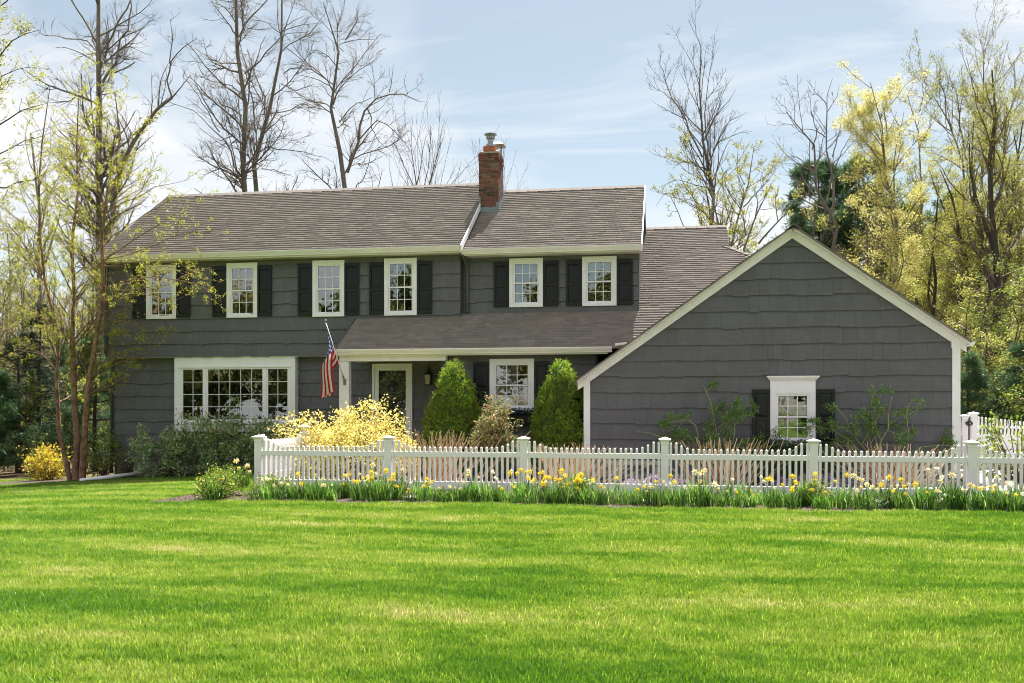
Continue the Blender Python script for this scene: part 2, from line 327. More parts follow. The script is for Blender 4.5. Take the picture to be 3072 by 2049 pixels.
M_lred = leafmat('bronze_pieris_leaf', [(0, (.15, .20, .06)), (.55, (.30, .32, .12)), (.78, (.42, .30, .15)), (1, (.68, .38, .26))], .3)
M_lamber = leafmat('amber_leaf', [(0, (.32, .31, .03)), (.6, (.56, .47, .04)), (.9, (.62, .38, .06)), (1, (.50, .22, .07))], .45)
M_lfresh = leafmat('fresh_green_leaf', [(0, (.09, .17, .02)), (.6, (.20, .28, .035)), (1, (.42, .42, .07))], .42)
M_lrose = leafmat('rose_leaf', [(0, (.10, .20, .05)), (.7, (.18, .32, .08)), (1, (.34, .48, .13))], .35)
M_lbox = leafmat('boxwood_leaf', [(0, (.022, .055, .012)), (.7, (.05, .11, .022)), (1, (.10, .17, .04))], .25)
M_lbloom = leafmat('cream_pink_bloom', [(0, (.50, .38, .18)), (.5, (.66, .54, .30)), (1, (.62, .34, .24))], .4)
M_blade = leafmat('daffodil_leaf', [(0, (.04, .12, .014)), (.5, (.09, .22, .022)), (.85, (.19, .34, .045)), (1, (.42, .48, .20))], .45, .05, objvar=.45)
M_yellow = leafmat('daffodil_yellow', [(0, (.84, .60, .02)), (1, (.90, .72, .08))], .3)
M_orangef = leafmat('daffodil_orange', [(0, (.80, .40, .015)), (1, (.86, .52, .03))], .3)
M_cream = leafmat('daffodil_white', [(0, (.78, .74, .58)), (1, (.85, .82, .70))], .3)
M_purple = leafmat('phlox_purple', [(0, (.26, .10, .42)), (.6, (.42, .22, .62)), (1, (.60, .42, .70))], .3)
M_pink = leafmat('phlox_pink', [(0, (.50, .26, .58)), (.6, (.62, .42, .70)), (1, (.72, .62, .66))], .3)
M_violet = leafmat('pansy_violet', [(0, (.05, .035, .22)), (.7, (.14, .10, .42)), (1, (.70, .68, .70))], .2)
M_wreath = leafmat('wreath_leaf', [(0, (.20, .24, .14)), (.6, (.48, .52, .34)), (1, (.80, .78, .62))], .2)
M_flagr = leafmat('flag_red', [(0, (.42, .010, .022)), (1, (.42, .010, .022))], .35, .02)
M_flagw = leafmat('flag_white', [(0, (.66, .64, .60)), (1, (.66, .64, .60))], .35, .02)
M_flagb = leafmat('flag_blue', [(0, (.024, .040, .16)), (1, (.024, .040, .16))], .35, .02)

# ------------------------------------------------------------------ ground
def sheet(name, xs, ys, mat, lift=0.0, mask=None):
    X, Y = np.meshgrid(xs, ys); Z = gh(X, Y) + lift
    V = np.stack([X, Y, Z], -1).reshape(-1, 3); nx, ny = len(xs), len(ys)
    I = (np.arange(ny - 1)[:, None] * nx + np.arange(nx - 1)[None]).ravel(); F = np.stack([I, I + 1, I + nx + 1, I + nx], 1)
    if mask is not None:
        c = V[F].mean(1); F = F[mask(c[:, 0], c[:, 1])]
    return link_mesh(name, np_mesh(name, V, F, mat, smoothed=True))
xs = np.unique(np.concatenate([np.linspace(-320, -30, 12), np.linspace(-30, 16, 60), np.linspace(16, 320, 12)]))
ys = np.unique(np.concatenate([np.linspace(-120, 0, 8), np.linspace(0, 26, 50), np.linspace(26, 420, 14)]))
tag(sheet('lawn', xs, ys, M_lawn), kind='structure')
def bed_front(x): return 14.92 + 0.08 * np.sin(x * 1.7) + 0.06 * np.sin(x * 4.1 + 1) - 0.55 * smooth(-7.2, -8.6, x)
def bed_mask(X, Y):
    front = (X > -8.45) & (Y > bed_front(X)) & (Y < 16.7) & ~((X < -8.1) & (Y > 15.9))
    yard = (X > -7.45) & (X < 16) & (Y >= 16.6) & (Y < 23.4) & ~((X > -6.6) & (X < -4.6) & (Y < 19.6) & (Y > 17.0))
    side = (X > -17.2 + .2 * np.sin(Y * 3)) & (X < -7.3) & (Y > 21.25 + .25 * np.sin(X * 1.3) - 0.02 * (X + 14) ** 2 * (X < -14)) & (Y < 23.4)
    return front | yard | side
tag(sheet('flower_bed', np.arange(-17.5, 16, .1), np.arange(14.2, 23.5, .1), M_mulch, .008, bed_mask), kind='structure')
o = MB(); o.box(4.35, 6.6, 17.2, 21.5, .03, .15); o.box(6.6, 16, 18.2, 24.0, .03, .14); tag(o.build('walkway', M_pave), kind='structure')

# ------------------------------------------------------------------ the house: one thing with parts
house = empty('house', (-4.4, 22.9, 0)); HO = (-4.4, 22.9, 0)
tag(house, 'dark grey shingled two storey house with brick chimney, attached garage gable and brown roof', 'house')
def part(mb, name, mats, parent=house, **k):
    """mesh given in world coordinates, origin kept at the house's own"""
    mb.v = [(x - HO[0], y - HO[1], z - HO[2]) for x, y, z in mb.v]
    return mb.build(name, mats, parent, **k)
YM, YL, YB, YP, YG, YBAY = 22.70, 22.95, 22.90, 21.60, 20.10, 22.72   # wall planes: upper main, lower main, right block, porch room, garage gable, bay box
EX = 0.331
# openings: x0, x1, z0, z1 (outside of trim)
W_UP = [(-13.281, -12.446, 3.865, 5.255), (-11.063, -10.235, 3.865, 5.255), (-8.767, -7.935, 3.855, 5.262), (-6.903, -6.073, 3.855, 5.268)]
W_RB = [(-3.798, -2.969, 4.028, 5.218), (-2.014, -1.186, 4.028, 5.218)]
W_PO = (-4.042, -3.005, 1.50, 2.70)
W_GA = (2.10, 2.995, .82, 2.216)
BAY = (-12.536, -9.254, .965, 2.875)
DOOR = (-7.297, -6.259, .33, 2.674)
def clip(poly, a, b, c):
    out = []; n = len(poly)
    for i in range(n):
        p, q = poly[i], poly[(i + 1) % n]; dp, dq = a * p[0] + b * p[1] - c, a * q[0] + b * q[1] - c
        if dp <= 0: out.append(p)
        if dp * dq < 0:
            t = dp / (dp - dq); out.append((p[0] + t * (q[0] - p[0]), p[1] + t * (q[1] - p[1])))
    return out
def sheet_wall(mb, x0, x1, z0, z1, Y, openings, m=0):
    bx = sorted({x0, x1, *[v for o in openings for v in o[:2] if x0 < v < x1]}); bz = sorted({z0, z1, *[v for o in openings for v in o[2:] if z0 < v < z1]})
    for i in range(len(bx) - 1):
        for j in range(len(bz) - 1):
            cx, cz = (bx[i] + bx[i + 1]) / 2, (bz[j] + bz[j + 1]) / 2
            if any(o[0] < cx < o[1] and o[2] < cz < o[3] for o in openings): continue
            mb.add([(bx[i], Y, bz[j]), (bx[i + 1], Y, bz[j]), (bx[i + 1], Y, bz[j + 1]), (bx[i], Y, bz[j + 1])], [(0, 1, 2, 3)], m)
def shakes(x0, x1, z0, z1, rowz, Y, openings=(), clips=(), seed=1, cover=0.0):
    """list of shake meshes (vertices, faces); each shake a tapered board with its own butt edge"""
    r = random.Random(seed); res = []; k = 0
    zb = rowz
    while zb < z1 - .02:
        zt = min(zb + EX + .03, z1)
        edges = [x0]; x = x0 - r.uniform(0, .2); lev = 0
        brk = sorted(v for o in openings for v in (o[0] + .03, o[1] - .03) if o[3] > zb and o[2] < zt)
        while x < x1 - .09:
            x += r.choice((.125, .16, .19, .22, .26, .30, .34)) * r.uniform(.92, 1.08)
            if x0 + .06 < x < x1 - .06 and all(abs(x - b) > .05 for b in brk): edges.append(x)
        edges = sorted(edges + [b for b in brk if x0 < b < x1]) + [x1]
        for i in range(len(edges) - 1):
            if r.random() < .62: lev = r.choice((0, .010, .019, .027)) + r.uniform(-.002, .002)
            a, b = edges[i] + .0011, edges[i + 1] - .0011; lo = max(zb - lev, z0 - .02); hi = zt
            segs = [(lo, hi)]
            for o in openings:
                if o[0] - .01 < (a + b) / 2 < o[1] + .01:
                    ns = []
                    for s0, s1 in segs:
                        if o[3] - .03 <= s0 or o[2] + .03 >= s1: ns.append((s0, s1)); continue
                        if o[2] + .03 > s0: ns.append((s0, o[2] + .03))
                        if o[3] - .03 < s1: ns.append((o[3] - .03, s1))
                    segs = ns
            for s0, s1 in segs:
                if s1 - s0 < .015: continue
                poly = [(a, s0), (b, s0), (b, s1), (a, s1)]
                for c in clips: poly = clip(poly, *c) if len(poly) > 2 else poly
                if len(poly) < 3: continue
                jit = r.uniform(-.003, .003)
                fr = [(px, Y - (.003 + (.036 + jit) * min(1, max(0, (zt - pz) / (zt - lo)))), pz) for px, pz in poly]; n = len(fr)
                bk = [(px, Y + .002, pz) for px, pz in poly]
                zl = min(p[1] for p in poly); vs = fr + bk; fs = [tuple(range(n))]
                for j in range(n):
                    j2 = (j + 1) % n
                    if abs(poly[j][1] - zl) < 1e-5 and abs(poly[j2][1] - zl) < 1e-5:      # thin butt edge, open behind
                        k0 = len(vs); vs = vs + [(fr[j][0], fr[j][1] + .009, zl), (fr[j2][0], fr[j2][1] + .009, zl), (fr[j][0], fr[j][1] + .006, zl + .09), (fr[j2][0], fr[j2][1] + .006, zl + .09)]
                        fs += [(j, k0, k0 + 1, j2), (k0, k0 + 2, k0 + 3, k0 + 1)]
                    else: fs.append((j, j + n, j2 + n, j2))
                res.append((vs, fs, poly))
        zb += EX; k += 1
    return res
rest = MB()
def add_rest(lst):
    for v, f, _ in lst: rest.add(v, f)
APX = (2.536, 5.215); SLG = .705
def rake_clips(d):
    n = math.hypot(SLG, 1); return [(-SLG, 1, APX[1] - SLG * APX[0] - d * n), (SLG, 1, APX[1] + SLG * APX[0] - d * n)]
# garage gable: every shake its own piece
gw = MB(); gp = [(-1.60, .25), (5.64, .25), (5.64, 3.0), (2.536, 5.16), (-1.60, 2.26)]
g1 = MB(); sheet_wall(g1, -1.60, 5.64, .25, 3.02, YG + .004, [W_GA]);
for c in (): pass
g1v = MB()
polys = []
bx = [-1.60, W_GA[0], W_GA[1], 5.64]
for i in range(3):
    for zz0, zz1 in (((.25, W_GA[2]), (W_GA[3], 6)) if i == 1 else ((.25, 6),)):
        p = [(bx[i], zz0), (bx[i + 1], zz0), (bx[i + 1], zz1), (bx[i], zz1)]
        for c in rake_clips(.02): p = clip(p, *c)
        polys.append(p)
gm = MB()
for p in polys: gm.add([(x, YG + .004, z) for x, z in p], [tuple(range(len(p)))])
gable = part(gm, 'wall', M_wallback); gable['label'] = 'garage gable wall of dark grey shakes'
glist = shakes(-1.60, 5.64, .25, 5.2, .25, YG, [W_GA], rake_clips(.145), 11)
def area(v): n = len(v); return abs(sum(v[i][0] * v[(i + 1) % n][1] - v[(i + 1) % n][0] * v[i][1] for i in range(n))) / 2
ulist = shakes(-14.36, -4.985, 2.885, 5.50, 2.885, YM, W_UP, (), 12)
glist.sort(key=lambda s: -area(s[2])); NIND = 300
for v, f, _ in glist[:NIND]:
    b = MB(); b.add(v, f); part(b, 'shingle', M_side, gable)
add_rest(glist[NIND:]); add_rest(ulist)
add_rest(shakes(-14.36, -5.15, .235, 2.86, .235, YL, [BAY, DOOR], (), 13))
add_rest(shakes(-4.93, -.675, 3.80, 5.42, 3.852, YB, W_RB, (), 14))
add_rest(shakes(-5.165, -1.60, .27, 2.83, .27, YP, [W_PO], (), 15))
wb = MB()
sheet_wall(wb, -14.36, -4.985, 2.87, 5.55, YM + .004, W_UP); part(wb, 'wall', M_wallback)
wb = MB(); sheet_wall(wb, -14.36, -5.1, .23, 2.95, YL + .004, [BAY, DOOR]); part(wb, 'wall', M_wallback)
wb = MB(); sheet_wall(wb, -4.985, -.66, 2.5, 5.5, YB + .004, W_RB); part(wb, 'wall', M_wallback)
wb = MB(); sheet_wall(wb, -5.165, -1.55, .2, 2.95, YP + .004, [W_PO]); part(wb, 'wall', M_wallback)
# side and back walls, inner floors
def plane_poly(mb, pts, m=0): mb.add(pts, [tuple(range(len(pts)))], m)
wb = MB()
plane_poly(wb, [(-14.36, YM, 2.87), (-14.36, 29.5, 2.87), (-14.36, 29.5, 5.6), (-14.36, 26, 7.8), (-14.36, YM, 5.5)])
plane_poly(wb, [(-14.36, YL, -.6), (-14.36, 29.3, -.6), (-14.36, 29.3, 2.9), (-14.36, YL, 2.9)])
plane_poly(wb, [(-.665, YB, 2.9), (-.665, 29.3, 2.9), (-.665, 29.3, 5.5), (-.665, 26, 7.55), (-.665, YB, 5.5)])
plane_poly(wb, [(-4.985, YM, 3.4), (-4.985, 23.2, 3.4), (-4.985, 23.2, 6.0), (-4.985, YM, 5.55)])
plane_poly(wb, [(-14.36, 29.4, -.6), (1.7, 29.4, -.6), (1.7, 29.4, 5.6), (-14.36, 29.4, 5.6)])
plane_poly(wb, [(-5.165, YP, .1), (-5.165, YL + .1, .1), (-5.165, YL + .1, 2.95), (-5.165, YP, 2.95)])
plane_poly(wb, [(5.64, YG, .1), (5.64, 28.5, .1), (5.64, 28.5, 3.0), (5.64, YG, 3.0)])
plane_poly(wb, [(-1.6, YG, .1), (-1.6, YP + .2, .1), (-1.6, YP + .2, 2.6), (-1.6, YG, 2.3)])
plane_poly(wb, [(1.7, 22, 2.5), (1.7, 29.4, 2.5), (1.7, 29.4, 6.2), (1.7, 28, 6.75), (1.7, 24.5, 4.5)])
plane_poly(wb, [(-1.6, 28.5, .1), (5.64, 28.5, .1), (5.64, 28.5, 3.0), (2.536, 28.5, 5.2), (-1.6, 28.5, 2.3)])
part(wb, 'wall', M_side)
fl = MB(); fl.box(-14.3, -.7, YM + .3, 29.3, 2.78, 2.88); part(fl, 'upper_floor', M_floorin)
fl = MB(); fl.box(-14.3, -.7, YL + .15, 29.3, -.05, .28); fl.box(-1.55, 5.6, YG + .1, 28.4, 0, .12); fl.box(-5.1, -1.6, YP + .1, YL + .1, .0, .28); part(fl, 'ground_floor', M_floorin)
iw = MB()
for x in (-11.8, -9.2, -7.55, -4.6, -2.5): iw.box(x, x + .1, 23.6, 29.2, 2.88, 5.6)
iw.box(-14.2, -.7, 26.9, 27.0, 2.88, 5.6); iw.box(-14.2, -.7, 27.2, 27.3, .28, 2.78); iw.box(-8.4, -8.3, 23.4, 27.2, .28, 2.78); iw.box(-1.5, 5.5, 24.2, 24.3, .12, 4.2)
part(iw, 'inner_wall', M_dark)
ce = MB(); ce.box(-14.3, -.7, YM + .1, 29.3, 5.42, 5.46); part(ce, 'ceiling', M_dark)
fo = MB(); fo.box(-14.34, -5.2, YL + .03, YL + .25, -.75, .235); fo.box(-14.34, -14.1, YL + .25, 29.2, -.75, .235); fo.box(-5.15, -1.62, YP + .02, YP + .2, -.1, .27); fo.box(-1.58, 5.62, YG + .02, YG + .2, -.1, .25)
part(fo, 'foundation', M_found)
tag(part(rest, 'siding_shingles', M_side), kind='stuff')
# overhang soffit under the upper storey, corner boards, porch slab
so = MB(); so.box(-14.36, -7.6, YM - .01, YL - .03, 2.862, 2.882); part(so, 'soffit', M_gutter)
cbd = MB(); cbd.box(-14.40, -14.362, YM - .03, YM + .08, 2.88, 5.4); cbd.box(-14.40, -14.362, YL - .03, YL + .08, .22, 2.86); part(cbd, 'corner_board', M_side)
ps = MB(); ps.box(-7.75, -5.17, 21.0, YL + .02, -.05, .22); part(ps, 'porch_step', M_stone)

# ---- roofs
def roof(name, org, u, s, slope_len, ulo, uhi, seed, exp=.142, parent=house, caps=None):
    """one sloping roof face: deck, then rows of laminated tabs lying on it"""
    r = np.random.default_rng(seed); org = np.array(org, float); u = np.array(u, float); s = np.array(s, float); n = np.cross(u, s); n = n / np.linalg.norm(n)
    if n[2] < 0: n = -n
    dk = MB(); K = 24; ss = np.linspace(0, slope_len, K)
    lo = [org + u * ulo(q) + s * q for q in ss]; hi = [org + u * uhi(q) + s * q for q in ss]
    for i in range(K - 1):
        a = [lo[i], hi[i], hi[i + 1], lo[i + 1]]; b = [p - n * .025 for p in a]
        dk.add([tuple(p) for p in a + b], [(0, 1, 2, 3), (7, 6, 5, 4), (0, 4, 5, 1), (1, 5, 6, 2), (3, 7, 4, 0)])
    d = part(dk, 'roof', M_roof, parent)
    V = []; rows = int(slope_len / exp)
    for i in range(rows + 1):
        q0 = i * exp; q1 = min(q0 + exp * 1.25, slope_len)
        if q1 - q0 < .03: continue
        a, b = ulo(q0 + .01), uhi(q0 + .01)
        if b - a < .1: continue
        w = r.choice([.12, .17, .22, .28, .34], size=int((b - a) / .12) + 4) * r.uniform(.9, 1.1, int((b - a) / .12) + 4)
        e = a - r.uniform(0, .2) + np.cumsum(w); e = e[(e > a + .04) & (e < b - .04)]; e = np.concatenate([[a], e, [b]])
        th = np.where(r.random(len(e) - 1) < .25, .007, .0125) + r.uniform(-.0015, .0015, len(e) - 1)
        dq = r.uniform(-.006, .004, len(e) - 1)
        for j in range(len(e) - 1):
            A, B = e[j] + .0015, e[j + 1] - .0015; t = th[j]; qa = q0 + dq[j]
            for (uu, qq, hh) in ((A, qa, 0), (B, qa, 0), (A, qa, t), (B, qa, t), (A, q1, .003), (B, q1, .003)): V.append((uu, qq, hh))
    V = np.array(V); P = org + V[:, :1] * u + V[:, 1:2] * s + V[:, 2:3] * n - np.array(HO); m = len(V) // 6; b = np.arange(m)[:, None] * 6
    F = np.concatenate([b + np.array(f) for f in ((2, 3, 5, 4), (0, 1, 3, 2), (0, 2, 4, 4), (1, 5, 3, 3))])
    F4 = F[:2 * m]; T = F[2 * m:, :3]
    me = np_mesh('roof_shingles', P, np.concatenate([F4, np.concatenate([T, T[:, 2:]], 1)])[: 2 * m], M_roof)
    o = link_mesh('roof_shingles', me, d); tag(o, kind='stuff'); return d
def ridge_caps(x0, x1, Y, z, sl, name='ridge_cap', step=.15):
    mb = MB(); x = x0; k = 0
    while x < x1 - .02:
        e = min(x + step * 1.1, x1); h = .012 if k % 2 else .02
        mb.add([(x, Y - .15, z - .15 * sl + h), (e, Y - .15, z - .15 * sl + h * .4), (x, Y, z + h + .008), (e, Y, z + h * .4 + .008), (x, Y + .15, z - .15 * sl + h), (e, Y + .15, z - .15 * sl + h * .4),
                (x, Y - .15, z - .15 * sl - .01), (e, Y - .15, z - .15 * sl - .01)], [(0, 1, 3, 2), (2, 3, 5, 4), (6, 7, 1, 0), (0, 2, 4)])
        x += step; k += 1
    return part(mb, name, M_ridge_shaded)
SM = (7.83 - 5.50) / (26 - 22.30); nm = math.hypot(1, SM); SB = (7.60 - 5.43) / (26 - 22.45); nb_ = math.hypot(1, SB); SP = .57; npn = math.hypot(1, SP)
lenM = (26 - 22.25) * nm; lenB = (26 - 22.40) * nb_; lenP = (28.03 - 21.15) * npn
roof('roof', (0, 22.25, 5.50 - .05 * SM), (1, 0, 0), (0, 1 / nm, SM / nm), lenM, lambda q: -14.52, lambda q: -4.885, 1)
roof('roof', (0, 22.40, 5.43 - .05 * SB), (1, 0, 0), (0, 1 / nb_, SB / nb_), lenB, lambda q: -4.86, lambda q: -.585, 2)
def z_link(Y): return 2.935 + SP * (Y - 21.2)
def lo_link(q):
    Y = 21.15 + q / npn; return -7.64 if Y < 22.72 else (-5.0 if Y < 22.93 else -.70)
def hi_link(q):
    Y = 21.15 + q / npn; z = z_link(Y)
    v = 2.536 - (5.30 - z) / SLG + .04            # valley against the garage roof
    if Y > 26.58: return 1.70
    if Y > 25.79: return min(v, 1.70 + (26.58 - Y) / (26.58 - 25.79) * .49 - .1)
    return min(v, 2.15)
roof('roof', (0, 21.15, z_link(21.15)), (1, 0, 0), (0, 1 / npn, SP / npn), lenP, lo_link, hi_link, 3)
# hidden rear faces
rr = MB()
for x0, x1, Yr, zr, sl, Ye in ((-14.52, -4.885, 26, 7.85, SM, 29.8), (-4.86, -.585, 26, 7.62, SB, 29.8), (-.70, 1.70, 28.03, 6.85, SP, 31)):
    rr.add([(x0, Yr, zr), (x1, Yr, zr), (x1, Ye, zr - sl * (Ye - Yr)), (x0, Ye, zr - sl * (Ye - Yr))], [(0, 1, 2, 3)])
part(rr, 'roof', M_roof)
ridge_caps(-14.52, -4.885, 26, 7.845, SM); ridge_caps(-4.4, -.585, 26, 7.615, SB); ridge_caps(-.66, 1.70, 28.03, 6.845, SP)
# garage roof: two slopes falling to the sides
ng = math.hypot(1, SLG); lG = (2.536 + 1.90) * ng; lGr = (5.92 - 2.536) * ng
roof('roof', (-1.90, 19.80, APX[1] + .045 - SLG * 4.436), (0, 1, 0), (1 / ng, 0, SLG / ng), lG, lambda q: 0, lambda q: 8.9, 4)
roof('roof', (5.92, 19.80, APX[1] + .045 - SLG * 3.384), (0, 1, 0), (-1 / ng, 0, SLG / ng), lGr, lambda q: 0, lambda q: 8.9, 5)
mb = MB()
for k in range(52):
    y = 19.80 + k * .17; h = .012 if k % 2 else .02; z = APX[1] + .05; y2 = min(y + .19, 28.7)
    mb.add([(2.536 - .15, y, z - .15 * SLG + h), (2.536 - .15, y2, z - .15 * SLG + h * .4), (2.536, y, z + h), (2.536, y2, z + h * .4), (2.536 + .15, y, z - .15 * SLG + h), (2.536 + .15, y2, z - .15 * SLG + h * .4)], [(0, 1, 3, 2), (2, 3, 5, 4), (0, 2, 4)])
part(mb, 'ridge_cap', M_ridge_shaded)
# hip caps running down from the link roof towards the garage
mb = MB(); A = Vector((1.50, 26.56, 5.995)); B = Vector((2.30, 25.70, 5.50)); d = (B - A); L_ = d.length; d.normalize(); sidev = Vector((0, -1, -SP)).normalized()
back = Vector((.75, .55, .05)).normalized()
for k in range(7):
    p = A + d * (k * L_ / 7); q = A + d * ((k + 1.12) * L_ / 7); h = Vector((0, 0, .02)); h2 = Vector((0, 0, .035))
    mb.add([tuple(p + h), tuple(q + h2), tuple(q + back * .20 + h2), tuple(p + back * .20 + h), tuple(p - h), tuple(q - h)], [(0, 1, 2, 3), (4, 5, 1, 0), (1, 5, 2)])
part(mb, 'ridge_cap', M_ridge_shaded)

# ---- gutters, fascia, rakes
def gutter(x0, x1, Y, ztop, h=.125, d=.115, name='gutter'):
    mb = MB(); y = Y
    prof = [(y, ztop), (y - d, ztop), (y - d - .006, ztop - .012), (y - d, ztop - .028), (y - d * .9, ztop - .05), (y - d * .62, ztop - h * .86), (y - d * .6, ztop - h), (y, ztop - h)]
    mb.yz(prof, x0, x1); return part(mb, name, M_gutter)
def fascia(x0, x1, Y, z0, z1, Yw): 
    mb = MB(); mb.box(x0, x1, Y, Y + .022, z0, z1); mb.box(x0, x1, Y + .024, Yw - .03, z0 + .01, z0 + .03); return part(mb, 'fascia', M_gutter)
gutter(-14.50, -4.90, 22.335, 5.475); fascia(-14.50, -4.90, 22.338, 5.315, 5.49, YM)
gutter(-4.895, -.575, 22.475, 5.405); fascia(-4.88, -.59, 22.478, 5.255, 5.42, YB)
gutter(-7.62, -1.20, 21.235, 2.93, .12); fascia(-7.60, -1.30, 21.238, 2.775, 2.94, YP)
def slopeboard(X, Y0, z0, Y1, z1, h, t, name='rake_board', mat=M_white):
    mb = MB(); mb.add([(X, Y0, z0), (X, Y1, z1), (X, Y1, z1 - h), (X, Y0, z0 - h), (X + t, Y0, z0), (X + t, Y1, z1), (X + t, Y1, z1 - h), (X + t, Y0, z0 - h)],
                      [(0, 1, 2, 3), (7, 6, 5, 4), (0, 4, 5, 1), (1, 5, 6, 2), (2, 6, 7, 3), (3, 7, 4, 0)]); return part(mb, name, mat)
slopeboard(-4.884, 22.22, 5.50 - .03 * SM, 26, 7.855, .16, .03); slopeboard(-.584, 22.38, 5.43 - .01, 26, 7.625, .17, .022); slopeboard(-14.545, 22.25, 5.47, 26, 7.84, .16, .024, 'rake_board', M_dspout)
slopeboard(-7.66, 21.15, z_link(21.15) - .01, 22.69, z_link(22.69) - .01, .12, .02, 'rake_board', M_white); slopeboard(-7.668, 21.13, z_link(21.13) + .022, 22.69, z_link(22.69) + .022, .03, .03, 'drip_edge', M_dspout)
def rake(sign, d0, d1, y0, y1, name, xe):
    """board under the sloping garage roof edge, mitred at the peak"""
    n = ng; a = APX[0]; pts = [(a, APX[1] + .05 - d0 * n), (xe, APX[1] + .05 - d0 * n - SLG * abs(xe - a)), (xe, APX[1] + .05 - d1 * n - SLG * abs(xe - a)), (a, APX[1] + .05 - d1 * n)]
    mb = MB(); mb.xz(pts if sign > 0 else pts[::-1], y0, y1); return part(mb, name, M_white)
for sg, xe in ((-1, -1.86), (1, 5.885)):
    rake(sg, .052, .185, YG - .065, YG - .032, 'rake_board', xe if sg < 0 else xe); rake(sg, .006, .06, YG - .24, YG - .066, 'rake_moulding', xe)
    rake(sg, .02, .05, YG - .064, YG + .02, 'rake_soffit', xe)
# boxed eave returns and corner boards of the garage
mb = MB(); mb.xz([(5.60, 2.86), (5.60, 3.02), (5.70, 2.97), (5.89, 2.86), (5.89, 2.80), (5.83, 2.765), (5.60, 2.765)], YG - .075, YG + .03); mb.box(5.66, 5.88, YG + .031, 28.4, 2.77, 2.80); part(mb, 'eave_return', M_white)
mb = MB(); mb.xz([(-1.86, 2.075), (-1.86, 2.165), (-1.60, 2.345), (-1.50, 2.42), (-1.50, 2.26), (-1.60, 2.19), (-1.60, 2.02), (-1.80, 2.02)], YG - .075, YG + .03); part(mb, 'eave_return', M_white)
mb = MB(); mb.box(-1.735, -1.598, YG - .045, YG + .02, .22, 2.03); part(mb, 'corner_board', M_white)
mb = MB(); mb.box(5.622, 5.775, YG - .045, YG + .12, .16, 2.78); part(mb, 'corner_board', M_white)
mb = MB(); mb.xz([(5.885, 2.87), (5.995, 2.875), (5.99, 2.83), (5.95, 2.79), (5.885, 2.775)], YG - .24, 28.4); part(mb, 'gutter', M_white)
mb = MB(); mb.lathe([(.05, 0), (.05, .26)], (0, 0, 0), 10); mb.v = [(-1.13 + z * 1.0, 21.16 + x * .8, 2.965 + y * .7 + z * .12) for x, y, z in mb.v]; part(mb, 'downspout_elbow', M_gutter)
# white dormer eave on the far garage slope
mb = MB(); mb.xz([(3.72, 4.62), (3.72, 4.30), (4.56, 3.85), (4.72, 4.05), (4.72, 4.14)], 23.4, 23.46); mb.box(3.7, 4.70, 23.3, 25.5, 4.40, 4.43); mb.box(4.70, 4.86, 23.3, 25.5, 4.06, 4.16); part(mb, 'dormer', M_white)

# ---- downspouts
def pipe(pts, r, name, mat, parent=house, n=10):
    mb = MB(); mb.tube(pts, r, n); return part(mb, name, mat, parent, smoothed=True)
pipe([(-14.43, 22.62, 5.36), (-14.43, 22.64, 3.15), (-14.43, 22.64, 3.02), (-14.42, 22.85, 2.80), (-14.41, 22.9, 2.65), (-14.41, 22.9, -.15)], .045, 'downspout', M_dspout)
pipe([(-4.90, 22.44, 5.30), (-4.86, 22.62, 5.20), (-4.85, 22.80, 5.05), (-4.84, 22.83, 4.85), (-4.84, 22.83, 3.99), (-4.82, 22.74, 3.93)], .043, 'downspout', M_dspout)

# ---- windows
def window(win, Y, cols, rows, split=True, trim=.075, sill=False, label=None, crown=False):
    x0, x1, z0, z1 = win; w = x1 - x0
    fr = MB(); t = trim; P, Q = Y - .062, Y + .05
    fr.box(x0, x1, P, Q, z1 - t, z1); fr.box(x0, x1, P, Q, z0, z0 + t * .75)
    fr.box(x0, x0 + t, P + .001, Q, z0 + t * .75, z1 - t); fr.box(x1 - t, x1, P + .001, Q, z0 + t * .75, z1 - t)
    a, b, c, d = x0 + t, x1 - t, z0 + t * .75, z1 - t; j = .028
    fr.box(a, b, P + .014, Q, d - j, d); fr.box(a, b, P + .014, Q, c, c + j); fr.box(a, a + j, P + .015, Q, c + j, d - j); fr.box(b - j, b, P + .015, Q, c + j, d - j)
    wo_ = part(fr, 'window', M_white)
    if label: wo_['label'] = label
    a += j; b -= j; c += j; d -= j; mid = (c + d) / 2
    for k, (s0, s1, yo) in enumerate(((mid - .018, d, .030), (c, mid + .018, .052))):
        e = .036; y0, y1 = Y - .062 + yo, Y - .062 + yo + .02
        sh = MB(); sh.box(a, b, y0, y1, s1 - e, s1); sh.box(a, b, y0, y1, s0, s0 + e); sh.box(a, a + e, y0 + .0005, y1, s0 + e, s1 - e); sh.box(b - e, b, y0 + .0005, y1, s0 + e, s1 - e)
        sash = part(sh, 'upper_sash' if k == 0 else 'lower_sash', M_white, wo_)
        panes(wo_, a + e, b - e, s0 + e, s1 - e, y0 + .011, cols, rows // 2)
    return wo_
def panes(parent, a, b, c, d, y, cols, rows, mw=.017):
    mb = MB(); cw = (b - a) / cols; rh = (d - c) / rows
    for i in range(1, cols): mb.box(a + i * cw - mw / 2, a + i * cw + mw / 2, y - .006, y + .006, c, d)
    for i in range(1, rows): mb.box(a, b, y - .0052, y + .0052, c + i * rh - mw / 2, c + i * rh + mw / 2)
    part(mb, 'muntin_bars', M_white, parent)
    me = MB(); hw, hh = (cw - mw) / 2, (rh - mw) / 2
    me.add([(-hw, 0, -hh), (hw, 0, -hh), (hw, 0, hh), (-hw, 0, hh)], [(0, 1, 2, 3)]); me = me.mesh('pane', M_glass)
    for i in range(cols):
        for k in range(rows):
            link_mesh('pane', me, parent, (a + (i + .5) * cw - HO[0], y - HO[1], c + (k + .5) * rh - HO[2]))
names = ['leftmost', 'second', 'third', 'fourth']
for i, w in enumerate(W_UP): window(w, YM, 3, 4)
